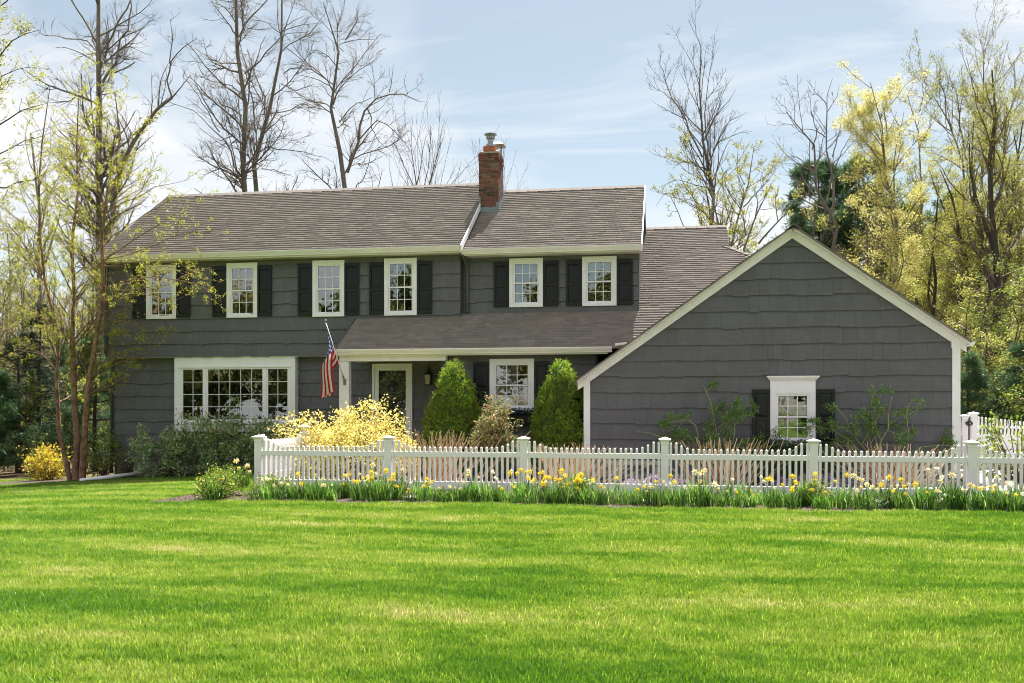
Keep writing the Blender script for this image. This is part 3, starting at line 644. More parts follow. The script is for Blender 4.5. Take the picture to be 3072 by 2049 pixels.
for w in W_RB: window(w, YB, 3, 4)
window(W_PO, YP, 3, 4, trim=.085)
gwin = window((W_GA[0], W_GA[1], W_GA[2], 1.972), YG, 3, 4, trim=.10)
mb = MB(); mb.box(W_GA[0], W_GA[1], YG - .05, YG + .03, 1.974, 2.13)
for k, (dd, za, zb_) in enumerate(((.02, 2.13, 2.15), (.035, 2.15, 2.17), (.055, 2.17, 2.195), (.075, 2.195, 2.22))): mb.box(W_GA[0] - dd, W_GA[1] + dd, YG - .05 - dd, YG - .002, za + .0005, zb_)
part(mb, 'head_cornice', M_white, gwin); gwin['label'] = 'white window with moulded head cornice'
# bay box
bx0, bx1, bz0, bz1 = BAY; mb = MB(); Yf = YBAY
def bx(*a): mb.box(*a)
ux = [(-12.35, -11.715), (-11.66, -10.09), (-10.03, -9.42)]
mb.box(bx0, bx1, Yf, Yf + .05, 2.60, bz1 - .003); mb.box(bx0, bx1, Yf, Yf + .05, bz0, 1.235)
mb.box(bx0, ux[0][0], Yf + .001, Yf + .05, 1.235, 2.60); mb.box(ux[2][1], bx1, Yf + .001, Yf + .05, 1.235, 2.60)
mb.box(ux[0][1], ux[1][0], Yf + .001, Yf + .05, 1.235, 2.60); mb.box(ux[1][1], ux[2][0], Yf + .001, Yf + .05, 1.235, 2.60)
mb.box(bx0 + .10, bx1 - .10, Yf - .02, Yf - .001, 2.60, 2.645); mb.box(bx0 + .02, bx1 - .02, Yf - .03, Yf - .001, 1.15, 1.215)
mb.box(bx0, bx0 + .03, Yf + .051, YL + .05, bz0, bz1 - .01); mb.box(bx1 - .03, bx1, Yf + .051, YL + .05, bz0, bz1 - .01)
mb.box(bx0 + .03, bx1 - .03, Yf + .051, YL + .05, bz0, bz0 + .03); mb.box(bx0 + .03, bx1 - .03, Yf + .051, YL + .05, bz1 - .04, bz1 - .011)
bay = part(mb, 'bay_window', M_white); bay['label'] = 'wide white boxed picture window with side casements'
for (a, b), cols in zip(ux, (2, 5, 2)):
    sh = MB(); e = .045; y0, y1 = Yf + .012, Yf + .04
    sh.box(a, b, y0, y1, 2.60 - e, 2.60); sh.box(a, b, y0, y1, 1.235, 1.235 + e); sh.box(a, a + e, y0 + .001, y1, 1.235 + e, 2.60 - e); sh.box(b - e, b, y0 + .001, y1, 1.235 + e, 2.60 - e)
    part(sh, 'sash', M_white, bay); panes(bay, a + e, b - e, 1.235 + e, 2.60 - e, Yf + .028, cols, 4, .014)
# shutters
def shutter(x0, x1, z0, z1, Y):
    t, y0, y1 = .052, Y - .074, Y - .040
    mb = MB(); zm = z0 + (z1 - z0) * .47; mb.box(x0, x0 + t, y0, y1, z0, z1); mb.box(x1 - t, x1, y0, y1, z0, z1)
    for a, b in ((z0, z0 + .085), (zm - .04, zm + .04), (z1 - .085, z1)): mb.box(x0 + t, x1 - t, y0 + .001, y1, a, b)
    mb.box(x0 + t, x1 - t, y0 + .018, y1, z0 + .085, z1 - .085)
    sh = part(mb, 'shutter', M_black, bevel=.003)
    for a, b in ((z0 + .085, zm - .04), (zm + .04, z1 - .085)):
        p = MB(); X0, X1 = x0 + t + .006, x1 - t - .006; a += .008; b -= .008; i = .04; yb, yf = y0 + .017, y0 + .003
        p.add([(X0, yb, a), (X1, yb, a), (X1, yb, b), (X0, yb, b), (X0 + i, yf, a + i), (X1 - i, yf, a + i), (X1 - i, yf, b - i), (X0 + i, yf, b - i)],
              [(4, 5, 6, 7), (0, 1, 5, 4), (1, 2, 6, 5), (2, 3, 7, 6), (3, 0, 4, 7)]); part(p, 'panel', M_black, sh)
for w in W_UP:
    shutter(w[0] - .385, w[0] - .008, w[2] + .03, w[3] - .085, YM); shutter(w[1] + .008, w[1] + .385, w[2] + .03, w[3] - .085, YM)
for w in W_RB:
    shutter(w[0] - .385, w[0] - .008, w[2] + .02, w[3] - .085, YB); shutter(w[1] + .008, w[1] + .385, w[2] + .02, w[3] - .085, YB)
shutter(W_PO[0] - .385, W_PO[0] - .01, 1.45, 2.635, YP); shutter(W_PO[1] + .01, W_PO[1] + .36, 1.45, 2.635, YP)
shutter(W_GA[0] - .36, W_GA[0] - .01, .80, 1.945, YG); shutter(W_GA[1] + .01, W_GA[1] + .375, .80, 1.945, YG)
# curtains and wood seen dimly inside
mb = MB()
for k in range(24):
    x = -3.93 + k * .021; 
    mb.add([(x, YP + .22 + .03 * (k % 2), 1.55), (x + .021, YP + .22 + .03 * ((k + 1) % 2), 1.55), (x + .021, YP + .22 + .03 * ((k + 1) % 2), 2.65), (x, YP + .22 + .03 * (k % 2), 2.65)], [(0, 1, 2, 3)])
part(mb, 'curtain', M_curtain)
mb = MB(); mb.box(-3.45, -3.05, YP + .5, YP + .56, 1.3, 2.5); mb.box(-12.4, -11.9, YL + .5, YL + .6, 1.3, 1.75); part(mb, 'cabinet', M_orange)
for w in W_RB:
    mb = MB()
    for k in range(30):
        x = w[0] + .08 + k * (w[1] - w[0] - .16) / 30; dx_ = (w[1] - w[0] - .16) / 30; y = YB + .16; zl = w[3] - .30 - .02 * (k % 3)
        mb.add([(x, y + .02 * (k % 2), zl), (x + dx_, y + .02 * ((k + 1) % 2), zl), (x + dx_, y + .02 * ((k + 1) % 2), w[3] - .05), (x, y + .02 * (k % 2), w[3] - .05)], [(0, 1, 2, 3)])
    part(mb, 'valance', M_curtain)

# ---- door, porch post, beam, lamp
x0, x1, z0, z1 = DOOR; P = YL - .05; mb = MB(); t = .06
mb.box(x0, x0 + t, P, YL + .06, z0, z1); mb.box(x1 - t, x1, P, YL + .06, z0, z1); mb.box(x0 + t, x1 - t, P + .001, YL + .06, z1 - t, z1); mb.box(x0 + t, x1 - t, P + .02, YL + .06, z0 - .03, z0 + .02)
part(mb, 'door_frame', M_white)
mb = MB(); a, b, c, d = x0 + t + .004, x1 - t - .004, z0 + .025, z1 - t - .004; e = .105; ya, yb = P + .012, P + .045
mb.box(a, a + e, ya, yb, c, d); mb.box(b - e, b, ya, yb, c, d); mb.box(a + e, b - e, ya + .001, yb, d - e, d); mb.box(a + e, b - e, ya + .001, yb, c, c + .22)
door = part(mb, 'door', M_white); door['label'] = 'white storm door with a tall glass panel'
mb = MB(); mb.add([(a + e, ya + .02, c + .22), (b - e, ya + .02, c + .22), (b - e, ya + .02, d - e), (a + e, ya + .02, d - e)], [(0, 1, 2, 3)]); part(mb, 'pane', M_dglass, door)
mb = MB(); mb.box(a + .012, a + .045, ya - .012, ya - .0005, 1.28, 1.50); mb.tube([(a + .028, ya - .012, 1.42), (a + .028, ya - .05, 1.42), (a + .10, ya - .05, 1.42)], .009, 8); part(mb, 'handle', M_brass, door)
mb = MB(); mb.box(a + .03, b - .03, YL + .07, YL + .11, c, d); part(mb, 'inner_door', M_doorin)
mb = MB(); mb.box(-7.615, -7.375, 21.36, 21.55, .20, 2.66); part(mb, 'porch_post', M_white, bevel=.006)
mb = MB(); mb.box(-7.60, -5.03, 21.345, 21.56, 2.662, 2.868); mb.box(-7.60, -7.42, 21.561, YL - .03, 2.70, 2.86); part(mb, 'porch_beam', M_white)
mb = MB(); mb.box(-7.42, -5.17, 21.561, YL - .03, 2.83, 2.85); part(mb, 'porch_ceiling', M_white)
mb = MB(); cx, cy = -5.835, YL - .13
mb.box(cx - .05, cx + .05, YL - .035, YL - .022, 2.38, 2.60); mb.tube([(cx, YL - .03, 2.52), (cx, YL - .08, 2.57), (cx, cy, 2.555), (cx, cy, 2.50)], .012, 8)
mb.lathe([(.01, .12), (.03, .09), (.03, .06), (.125, 0), (.125, -.015)], (cx, cy, 2.405), 4, rot=math.pi / 4); mb.lathe([(.08, 0), (.085, .02)], (cx, cy, 2.135), 4, rot=math.pi / 4)
for k in range(4):
    an = math.pi / 4 + k * math.pi / 2; mb.tube([(cx + .078 * math.cos(an), cy + .078 * math.sin(an), 2.15), (cx + .112 * math.cos(an), cy + .112 * math.sin(an), 2.395)], .007, 5)
lamp = part(mb, 'wall_lamp', M_iron); mb = MB(); mb.lathe([(.072, 0), (.104, .235)], (cx, cy, 2.156), 4, rot=math.pi / 4); part(mb, 'lamp_glass', M_lampglass, lamp)
mb = MB(); cx, cy = 5.90, 21.3; mb.box(5.66, 5.88, cy - .02, cy + .02, 1.85, 1.88); mb.lathe([(.01, .12), (.03, .06), (.13, 0), (.13, -.015)], (cx, cy, 1.80), 4, rot=math.pi / 4); mb.lathe([(.075, 0), (.08, .02)], (cx, cy, 1.50), 4, rot=math.pi / 4)
lamp = part(mb, 'wall_lamp', M_iron); mb = MB(); mb.lathe([(.07, 0), (.104, .26)], (cx, cy, 1.52), 4, rot=math.pi / 4); part(mb, 'lamp_glass', M_lampglass, lamp)

# ---- chimney
ch = MB(); X0, X1, Y0, Y1 = -4.905, -4.375, 24.60, 25.36; ZT = 8.36
ch.box(X0 + .012, X1 - .012, Y0 + .012, Y1 - .012, 6.0, ZT - .01); chim = part(ch, 'chimney', M_mortar)
bl, bh, bd, jn = .203, .057, .06, .0107; nrow = int((ZT - 6.62) / (bh + jn)); br = random.Random(3)
def brick(x0, x1, y0, y1, z0, z1):
    key = (round(x1 - x0, 3), round(y1 - y0, 3)); 
    if key not in BRK:
        b = MB(); w, d, h = key[0] / 2, key[1] / 2, bh / 2; b.box(-w, w, -d, d, -h, h); BRK[key] = b.mesh('brick', M_brick)
    o = link_mesh('brick', BRK[key], chim, ((x0 + x1) / 2 - HO[0], (y0 + y1) / 2 - HO[1], (z0 + z1) / 2 - HO[2])); o.rotation_euler = (br.uniform(-.01, .01), br.uniform(-.006, .006), br.uniform(-.008, .008))
BRK = {}
for r_ in range(nrow):
    z = 6.62 + r_ * (bh + jn); off = .012 if r_ >= nrow - 3 else 0
    xs_ = [X0 - off, X0 - off + .105, X0 - off + .105 + bl + jn, X1 + off] if r_ % 2 else [X0 - off, X0 - off + bl + jn, X0 - off + 2 * (bl + jn), X1 + off]
    for i in range(3): brick(xs_[i] + (jn / 2 if i else 0), xs_[i + 1] - (jn / 2 if i < 2 else 0), Y0 - off, Y0 - off + bd, z, z + bh)
    ya = Y0 - off + bd + jn; yend = Y1 + off
    st = [ya] + [ya + (.10 if r_ % 2 else .20) + k * (bl + jn) for k in range(4) if ya + (.10 if r_ % 2 else .20) + k * (bl + jn) < yend - .05] + [yend]
    for i in range(len(st) - 1):
        brick(X1 + off - bd, X1 + off, st[i] + jn / 2, st[i + 1] - jn / 2, z, z + bh); brick(X0 - off, X0 - off + bd, st[i] + jn / 2, st[i + 1] - jn / 2, z, z + bh)
mb = MB(); mb.lathe([(.37, 0), (.36, .03), (.24, .075)], (-4.64, 24.98, ZT - .005), 4, rot=math.pi / 4); part(mb, 'crown', M_mortar, chim)
mb = MB(); mb.box(-4.80, -4.47, 24.67, 24.93, ZT + .02, ZT + .15); part(mb, 'flue', M_clay, chim)
mb = MB(); fx, fy, fz = -4.625, 24.80, ZT + .15
mb.lathe([(.15, 0), (.145, .012), (.12, .02), (.115, .075), (.075, .08), (.075, .20), (.088, .202), (.12, .225), (.122, .255), (.10, .26), (.10, .285), (.12, .287), (.125, .305), (.17, .325), (.165, .345), (.02, .37)], (fx, fy, fz), 20); part(mb, 'vent_cap', M_metal, chim, smoothed=False)
mb = MB(); mb.box(-4.66, -4.40, 25.05, 25.30, ZT + .02, ZT + .12)
for x in (-4.66, -4.42):
    for y in (25.05, 25.28): mb.box(x, x + .02, y, y + .02, ZT + .12, ZT + .28)
mb.add([(-4.76, 24.95, ZT + .27), (-4.30, 24.95, ZT + .27), (-4.30, 25.40, ZT + .27), (-4.76, 25.40, ZT + .27), (-4.66, 25.06, ZT + .36), (-4.40, 25.06, ZT + .36), (-4.40, 25.3, ZT + .36), (-4.66, 25.3, ZT + .36)], [(0, 3, 2, 1), (4, 5, 6, 7), (0, 1, 5, 4), (1, 2, 6, 5), (2, 3, 7, 6), (3, 0, 4, 7)]); part(mb, 'flue_cap', M_metal, chim)
mb = MB(); zf = lambda y: 5.43 + SB * (y - 22.45)
mb.box(X0 - .012, X1 + .012, Y0 - .014, Y0 - .002, zf(Y0) - .02, zf(Y0) + .13); mb.box(X0 - .012, X0 + .05, Y0 - .0135, Y0 - .002, zf(Y0) + .13, zf(Y0) + .42); mb.box(X1 - .07, X1 + .012, Y0 - .0135, Y0 - .002, zf(Y0) + .13, zf(Y0) + .26)
for k in range(4):
    y = Y0 + k * .2; mb.box(X1 + .002, X1 + .013, y, y + .2, zf(y) - .05, zf(y + .2) + .16)
part(mb, 'flashing', M_lead, chim)

# ------------------------------------------------------------------ vegetation builders
def unit(v): return v / np.maximum(np.linalg.norm(v, axis=-1, keepdims=True), 1e-9)
def leaves(P, L0, L1, r, aspect=.55, dirs=None, spread=1.0, flat=0.0):
    """diamond leaves with a folded midrib, one per point"""
    n = len(P); d = unit(r.normal(size=(n, 3)) + (0 if dirs is None else dirs / max(spread, 1e-3)))
    if flat: d[:, 2] *= (1 - flat); d = unit(d)
    k = unit(np.cross(d, unit(r.normal(size=(n, 3)) * (1 - flat * .7) + np.array([0, 0, flat * 1.5])))); ln = r.uniform(L0, L1, (n, 1))
    if flat: pass
    nn = np.cross(d, k); w = ln * aspect * .5
    V = np.stack([P, P + d * ln * .5 + k * w + nn * w * .25, P + d * ln, P + d * ln * .5 - k * w + nn * w * .25], 1).reshape(-1, 3)
    F = np.arange(4 * n).reshape(n, 4); return V, F
def cat_parts(parts):
    Vs, Fs, b = [], [], 0
    for V, F in parts:
        if len(V) == 0: continue
        Vs.append(V); Fs.append(F + b); b += len(V)
    return np.concatenate(Vs), np.concatenate(Fs)
def tubes(P, Rr, sides):
    """P (n,k,3) polylines, Rr (n,k) radii -> quads"""
    n, k, _ = P.shape
    T = np.empty_like(P); T[:, 1:-1] = P[:, 2:] - P[:, :-2]; T[:, 0] = P[:, 1] - P[:, 0]; T[:, -1] = P[:, -1] - P[:, -2]; T = unit(T)
    ref = np.tile(np.array([.31, .93, .17]), (n, 1)); ref = np.where(np.abs((T[:, 0] * ref).sum(-1, keepdims=True)) > .9, np.array([1., 0, 0]), ref)
    a = unit(np.cross(T, ref[:, None])); c = np.cross(T, a); an = np.arange(sides) * 2 * np.pi / sides
    V = P[:, :, None] + (a[:, :, None] * np.cos(an)[:, None] + c[:, :, None] * np.sin(an)[:, None]) * Rr[:, :, None, None]
    idx = np.arange(n * k * sides).reshape(n, k, sides); nx = np.roll(idx, -1, 2)
    F = np.stack([idx[:, :-1], nx[:, :-1], nx[:, 1:], idx[:, 1:]], -1).reshape(-1, 4); return V.reshape(-1, 3), F
def children(P, Rr, n_per, t0, t1, ang, ratio, rr, k, r, wig=.12, up=.15, lmin=.15, taper=.25, lmax=99, rmin=.004):
    """grow n_per branches from each parent polyline"""
    n, kp, _ = P.shape; plen = np.linalg.norm(np.diff(P, axis=1), axis=2).sum(1)
    cnt = r.poisson(n_per if np.isscalar(n_per) else n_per) if not np.isscalar(n_per) else r.poisson(n_per, n)
    pi = np.repeat(np.arange(n), cnt); m = len(pi)
    if m == 0: return np.zeros((0, k, 3)), np.zeros((0, k))
    t = r.uniform(t0, t1, m); f = t * (kp - 1); i = np.minimum(f.astype(int), kp - 2); fr = (f - i)[:, None]
    base = P[pi, i] * (1 - fr) + P[pi, i + 1] * fr; tan = unit(P[pi, i + 1] - P[pi, i]); rad = Rr[pi, i] * (1 - fr[:, 0]) + Rr[pi, i + 1] * fr[:, 0]
    pe = unit(np.cross(tan, r.normal(size=(m, 3)))); a = np.radians(r.normal(ang, ang * .25, m))[:, None]
    d = unit(tan * np.cos(a) + pe * np.sin(a)); ln = np.clip(plen[pi] * ratio * r.uniform(.45, 1.15, m) * (1.1 - .75 * t), lmin, lmax)
    pts = [base]; step = (ln / (k - 1))[:, None]
    for j in range(k - 1):
        d = unit(d + r.normal(size=(m, 3)) * wig + np.array([0, 0, up])); pts.append(pts[-1] + d * step)
    C = np.stack(pts, 1); r0 = np.maximum(np.minimum(rad * rr, rad * .9), rmin); CR = r0[:, None] * np.linspace(1, taper, k)[None]; return C, np.maximum(CR, rmin * .6)
def resample(pts, rad, k):
    pts = np.array(pts, float); s = np.concatenate([[0], np.cumsum(np.linalg.norm(np.diff(pts, axis=0), axis=1))]); q = np.linspace(0, s[-1], k)
    P = np.stack([np.interp(q, s, pts[:, i]) for i in range(3)], 1); return P, np.interp(q, s, np.linspace(rad[0], rad[1], len(s)))
def limb_set(specs, Y, r, k=9, dscale=.35):
    """traced limbs: pixel polylines turned into limbs at depth Y, each bending nearer or farther"""
    known = []; Ps, Rs = [], []
    for j, (px, r0, r1) in enumerate(specs):
        px = np.array(px, float)
        if known:
            K = np.array(known); dd = np.hypot(K[:, 0] - px[0, 0], K[:, 1] - px[0, 1]); dy0 = K[dd.argmin(), 2]
        else: dy0 = 0
        ln = np.linalg.norm(np.diff(px, axis=0), axis=1).sum() * mpp(px[0, 0], Y); sl = r.uniform(-1, 1) * dscale * ln * (0.15 if j == 0 else 1)
        s = np.concatenate([[0], np.cumsum(np.linalg.norm(np.diff(px, axis=0), axis=1))]); s /= s[-1]
        pts = [at(p[0], p[1], Y + dy0 + sl * q) for p, q in zip(px, s)]
        for q in np.linspace(0, 1, 16): known.append((np.interp(q, s, px[:, 0]), np.interp(q, s, px[:, 1]), dy0 + sl * q))
        m = mpp(px[0, 0], Y) * (1.0 if j == 0 else .84); P, Rr = resample(pts, (r0 * m, r1 * m), k)
        ln_ = np.linalg.norm(P[-1] - P[0]); P[1:-1] += r.normal(size=(k - 2, 3)) * ln_ * .008; Ps.append(P); Rs.append(Rr)
    return np.array(Ps), np.array(Rs)
def grow_tree(name, label, P0, R0, levels, bark, twig, seed, leaf=None, cat='tree', group=None, extra_leaf=None, base=None):
    """trunk + limbs as one mesh, branches and twigs as another, leaves as a third"""
    r = np.random.default_rng(seed); cur, cr_ = P0, R0; tw = []; allb = [(P0, R0)]
    for i, lv in enumerate(levels):
        lv = dict(lv); npm = lv.pop('per_m', None); sd = lv.pop('sides', 3); frm = lv.pop('all', False)
        src = cur, cr_
        if npm:
            plen = np.linalg.norm(np.diff(src[0], axis=1), axis=2).sum(1); lv['n_per'] = np.maximum(plen * npm, .3)
        C, CR = children(src[0], src[1], r=r, **lv)
        if len(C) == 0: break
        tw.append(tubes(C, CR, sd)); allb.append((C, CR)); cur, cr_ = C, CR
    org = np.array(base if base is not None else (P0[0][0][0], P0[0][0][1], ghf(P0[0][0][0], P0[0][0][1])))
    root = empty(name, tuple(org)); tag(root, label, cat, group)
    V, F = tubes(P0, R0, 8); link_mesh('trunk', np_mesh('trunk', V - org, F, bark, smoothed=True), root)
    if tw:
        V, F = cat_parts(tw); link_mesh('branches', np_mesh('branches', V - org, F, twig), root)
    if leaf:
        pts = []
        for (C, CR), m in ((allb[-1], int(leaf['n'] * .55)), (allb[-2], int(leaf['n'] * .45))):
            ln_ = np.linalg.norm(np.diff(C, axis=1), axis=2).sum(1); i = r.choice(len(C), m, p=ln_ / ln_.sum()); t = r.uniform(leaf.get('t0', .15), 1, m) * (C.shape[1] - 1); j = np.minimum(t.astype(int), C.shape[1] - 2); f = (t - j)[:, None]
            pts.append(C[i, j] * (1 - f) + C[i, j + 1] * f)
        p = np.concatenate(pts)
        if 'zlo' in leaf: p = p[(p[:, 2] > leaf['zlo'])]
        p = p + r.normal(size=p.shape) * leaf.get('scatter', .05)
        if 'keep' in leaf: p = p[leaf['keep'](p)]
        if extra_leaf is not None: p = np.concatenate([p, extra_leaf])
        V, F = leaves(p, leaf['size'][0], leaf['size'][1], r, leaf.get('aspect', .6), flat=leaf.get('flat', 0))
        link_mesh('foliage', np_mesh('foliage', V - org, F, leaf['mat']), root)
    return root
def auto_limbs(x, Y, h, r0, seed, lean=0.0, forks=0, k=9, zstart=None, wob=.02):
    r = np.random.default_rng(seed); b = at(x, HYP, Y); z0 = ghf(b[0], Y) - .1; pts = []
    for q in np.linspace(0, 1, k): pts.append((b[0] + lean * h * q * q + r.normal() * h * wob * q, Y + r.normal() * h * wob * q, z0 + h * q))
    Ps = [np.array(pts)]; Rs = [np.linspace(r0, r0 * .12, k)]
    for f in range(forks):
        t = r.uniform(.3, .7); i = int(t * (k - 1)); base = Ps[0][i]; an = r.uniform(0, 2 * np.pi); L_ = h * (1 - t) * r.uniform(.6, .95); d = np.array([math.cos(an) * .45, math.sin(an) * .45, 1]); P = [base]
        for q in range(k - 1): d = unit(d + np.array([0, 0, .12]) + r.normal(size=3) * .1); P.append(P[-1] + d * L_ / (k - 1))
        Ps.append(np.array(P)); Rs.append(np.linspace(Rs[0][i] * .75, r0 * .08, k))
    return np.array(Ps), np.array(Rs)

def shrub(name, label, c, rad, n_clump, per, size, mats, seed, stem=M_stem, shape='ball', n_stem=14, cat='shrub', group=None, clump_r=.07, aspect=.5, stem_r=.008, flat=0, topbias=0.0, part2=None):
    """stems fanning from the base into clumps of leaves spread through the crown"""
    r = np.random.default_rng(seed); bx_, by_ = c[0], c[1]; bz = ghf(bx_, by_) if len(c) < 3 else c[2]
    root = empty(name, (bx_, by_, bz)); tag(root, label, cat, group)
    C = []
    while len(C) < n_clump:
        p = r.uniform(-1, 1, 3); q = np.linalg.norm(p)
        if q > 1 or q < .35 + .25 * r.random(): continue
        if shape == 'dome' and p[2] < -.35: continue
        bump = 1 + .18 * math.sin(p[0] * 5 + seed) + .15 * math.sin(p[1] * 6 + p[2] * 4 + seed * 2) + (.10 * r.random() if r.random() < .12 else 0)
        C.append(p * bump)
    C = np.array(C); ctr = np.array([0, 0, rad[2] * (1.0 if shape == 'ball' else .45) + (c[3] if len(c) > 3 else 0)]); C = C * np.array(rad) * (np.array([1, 1, 1]) if shape == 'ball' else np.array([1, 1, 1.0])) + ctr
    C[:, 2] = np.maximum(C[:, 2], .04)
    far = np.argsort(-np.linalg.norm((C - ctr) / np.array(rad), axis=1)); ends = np.concatenate([C[far[:n_stem * 3]], C[r.choice(len(C), min(len(C), n_stem * 2), replace=False)]])
    m = len(ends); t = np.linspace(0, 1, 5)[None, :, None]; b0 = r.normal(size=(m, 1, 3)) * np.array([rad[0] * .12, rad[1] * .12, 0])
    mid = ends[:, None] * np.array([.45, .45, .5]); P = b0 * (1 - t) ** 2 + 2 * mid * t * (1 - t) + ends[:, None] * t ** 2 + r.normal(size=(m, 5, 3)) * .015 * (t > 0)
    V, F = tubes(P, np.full((m, 5), stem_r) * np.linspace(1.3, .4, 5)[None], 4); link_mesh('stems', np_mesh('stems', V, F, stem), root)
    pts = (C[:, None] + r.normal(size=(len(C), per, 3)) * clump_r).reshape(-1, 3); pts[:, 2] = np.maximum(pts[:, 2], .02)
    V, F = leaves(pts, size[0], size[1], r, aspect, dirs=unit(pts - ctr + np.array([0, 0, .15 * rad[2]])), spread=1.2, flat=flat); link_mesh('foliage', np_mesh('foliage', V, F, mats), root)
    if part2:
        top = pts[pts[:, 2] > np.quantile(pts[:, 2], part2.get('q', .6))]; top = top[r.choice(len(top), min(part2['n'], len(top)), replace=False)]
        V, F = leaves(top, part2['size'][0], part2['size'][1], r, .8); tag(link_mesh(part2['name'], np_mesh(part2['name'], V, F, part2['mat']), root), kind='stuff')
    return root

# ------------------------------------------------------------------ picket fence
FY = 16.38
fence = empty('picket_fence', (-1.2, FY, 0)); tag(fence, 'long white picket fence with scalloped panels and capped posts behind the daffodils', 'fence')
FO = Vector((-1.2, FY, 0))
def post_mesh(h, w=.127):
    mb = MB(); mb.box(-w / 2, w / 2, -w / 2, w / 2, -.1, h); return mb.mesh('post', M_vinyl)
def cap_mesh(w=.127):
    s = math.sqrt(.5); mb = MB(); q = w * s
    mb.lathe([(q + .012, 0), (q + .012, .014), (q + .004, .02), (q + .006, .035), (q + .045, .066), (q + .058, .07), (q + .058, .084), (.004, .118)], (0, 0, 0), 4, rot=math.pi / 4); return mb.mesh('cap', M_vinyl)
POST, CAP = post_mesh(.955), cap_mesh(); PK = {}
def picket(h, parent, loc, rz=0, w=.041, zlow=0):
    k = round(h, 3)
    if k not in PK:
        mb = MB(); a, d = w / 2, .019; z = h - .022; mb.box(-a, a, -d, d, 0, z)
        mb.add([(-a, -d, z), (a, -d, z), (a, d, z), (-a, d, z), (0, 0, h)], [(0, 1, 4), (1, 2, 4), (2, 3, 4), (3, 0, 4)]); PK[k] = mb.mesh('picket', M_vinyl)
    o = link_mesh('picket', PK[k], parent, loc); o.rotation_euler = (random.gauss(0, .004), random.gauss(0, .006), rz + random.gauss(0, .01)); return o
def bar(name, x0, x1, z0, z1, t, parent, origin, mat=M_vinyl, rz=0):
    mb = MB(); mb.box(x0, x1, -t / 2, t / 2, z0, z1); o = mb.build(name, mat, parent, origin, bevel=.003); o.rotation_euler[2] = rz; return o
posts = [-7.369, -4.912, -2.467, -.03, 2.417, 4.883, 7.33, 9.77]; drop = [0, 0, -.003, -.006, -.022, -.03, -.03, -.03]
for i, x in enumerate(posts):
    p = link_mesh('post', POST, fence, (x - FO.x, 0, drop[i])); link_mesh('cap', CAP, p, (0, 0, .955))
def panel(x0, x1, dz, parent, org, rz=0, n=25, dz1=None):
    dirx, diry = math.cos(rz), math.sin(rz); Lp = x1 - x0
    bar('rail', .06, Lp - .06, .695 + dz, .785 + dz, .052, parent, (org[0], org[1], org[2]), rz=rz); bar('rail', .06, Lp - .06, .118 + dz, .262 + dz, .052, parent, (org[0], org[1], org[2]), rz=rz)
    sp = Lp / (n + 1.15); prof = [.995, .995, .945, .905]
    for k in range(n):
        e = min(k, n - 1 - k); h = prof[e] if e < 4 else .884; off = (k + 1.075) * sp
        picket(h - .20, parent, (org[0] + dirx * off, org[1] + diry * off, org[2] + .20 + dz), rz)
for i in range(len(posts) - 1): panel(posts[i], posts[i + 1], (drop[i] + drop[i + 1]) / 2, fence, (posts[i] - FO.x, 0, 0))
# return panel towards the house, stepping up the slope
p = link_mesh('post', POST, fence, (-7.369 - FO.x, 2.20, .145)); link_mesh('cap', CAP, p, (0, 0, .955))
p = link_mesh('post', POST, fence, (-7.369 - FO.x, 4.40, .20)); link_mesh('cap', CAP, p, (0, 0, .955))
panel(0, 2.2, .09, fence, (-7.369 - FO.x, 0, 0), R(90), 22); panel(0, 2.2, .17, fence, (-7.369 - FO.x, 2.2, 0), R(90), 22)
# taller white fence with solid lower panels behind the garage corner
tf = empty('privacy_fence', (8.5, 24, 0)); tag(tf, 'white fence with solid lower panels and a short picket top beyond the garage corner', 'fence')
def tall_post(x, h):
    mb = MB(); mb.box(-.065, .065, -.065, .065, 0, h); p_ = mb.build('post', M_vinyl, tf, (x - 8.5, 0, 0)); link_mesh('cap', CAP, p_, (0, 0, h))
for x, h in ((7.0, 1.30), (7.20, 1.36), (9.6, 1.30), (12.0, 1.25)): tall_post(x, h)
for a, b, h0, h1 in ((5.9, 6.94, 1.33, 1.40), (7.27, 9.53, 1.38, 1.19), (9.67, 11.93, 1.19, 1.2)):
    mb = MB(); mb.box(a - 8.5, b - 8.5, -.02, .02, .02, .86); mb.build('panel', M_vinyl, tf); bar('rail', a - 8.5, b - 8.5, .862, .93, .06, tf, (0, 0, 0)); bar('rail', a - 8.5, b - 8.5, 1.13 if h1 > 1.3 else 1.08, 1.19 if h1 > 1.3 else 1.13, .05, tf, (0, 0, 0))
    n = int((b - a) / .082)
    for k in range(n):
        q = (k + .5) / n; h = h0 + (h1 - h0) * (math.sin(q * math.pi / 2) if h1 < 1.35 else q); picket(round(h - .93, 2), tf, (a + q * (b - a) - 8.5, 0, .93))
mb = MB(); mb.lathe([(.03, -.02), (.058, -.008), (.058, .008), (.03, .02)], (0, 0, 0), 16, cap=False); mb.v = [(x * 1.35, z, y) for x, y, z in mb.v]; mb.build('gate_handle', M_iron, tf, (7.08 - 8.5, -.10, 1.20))

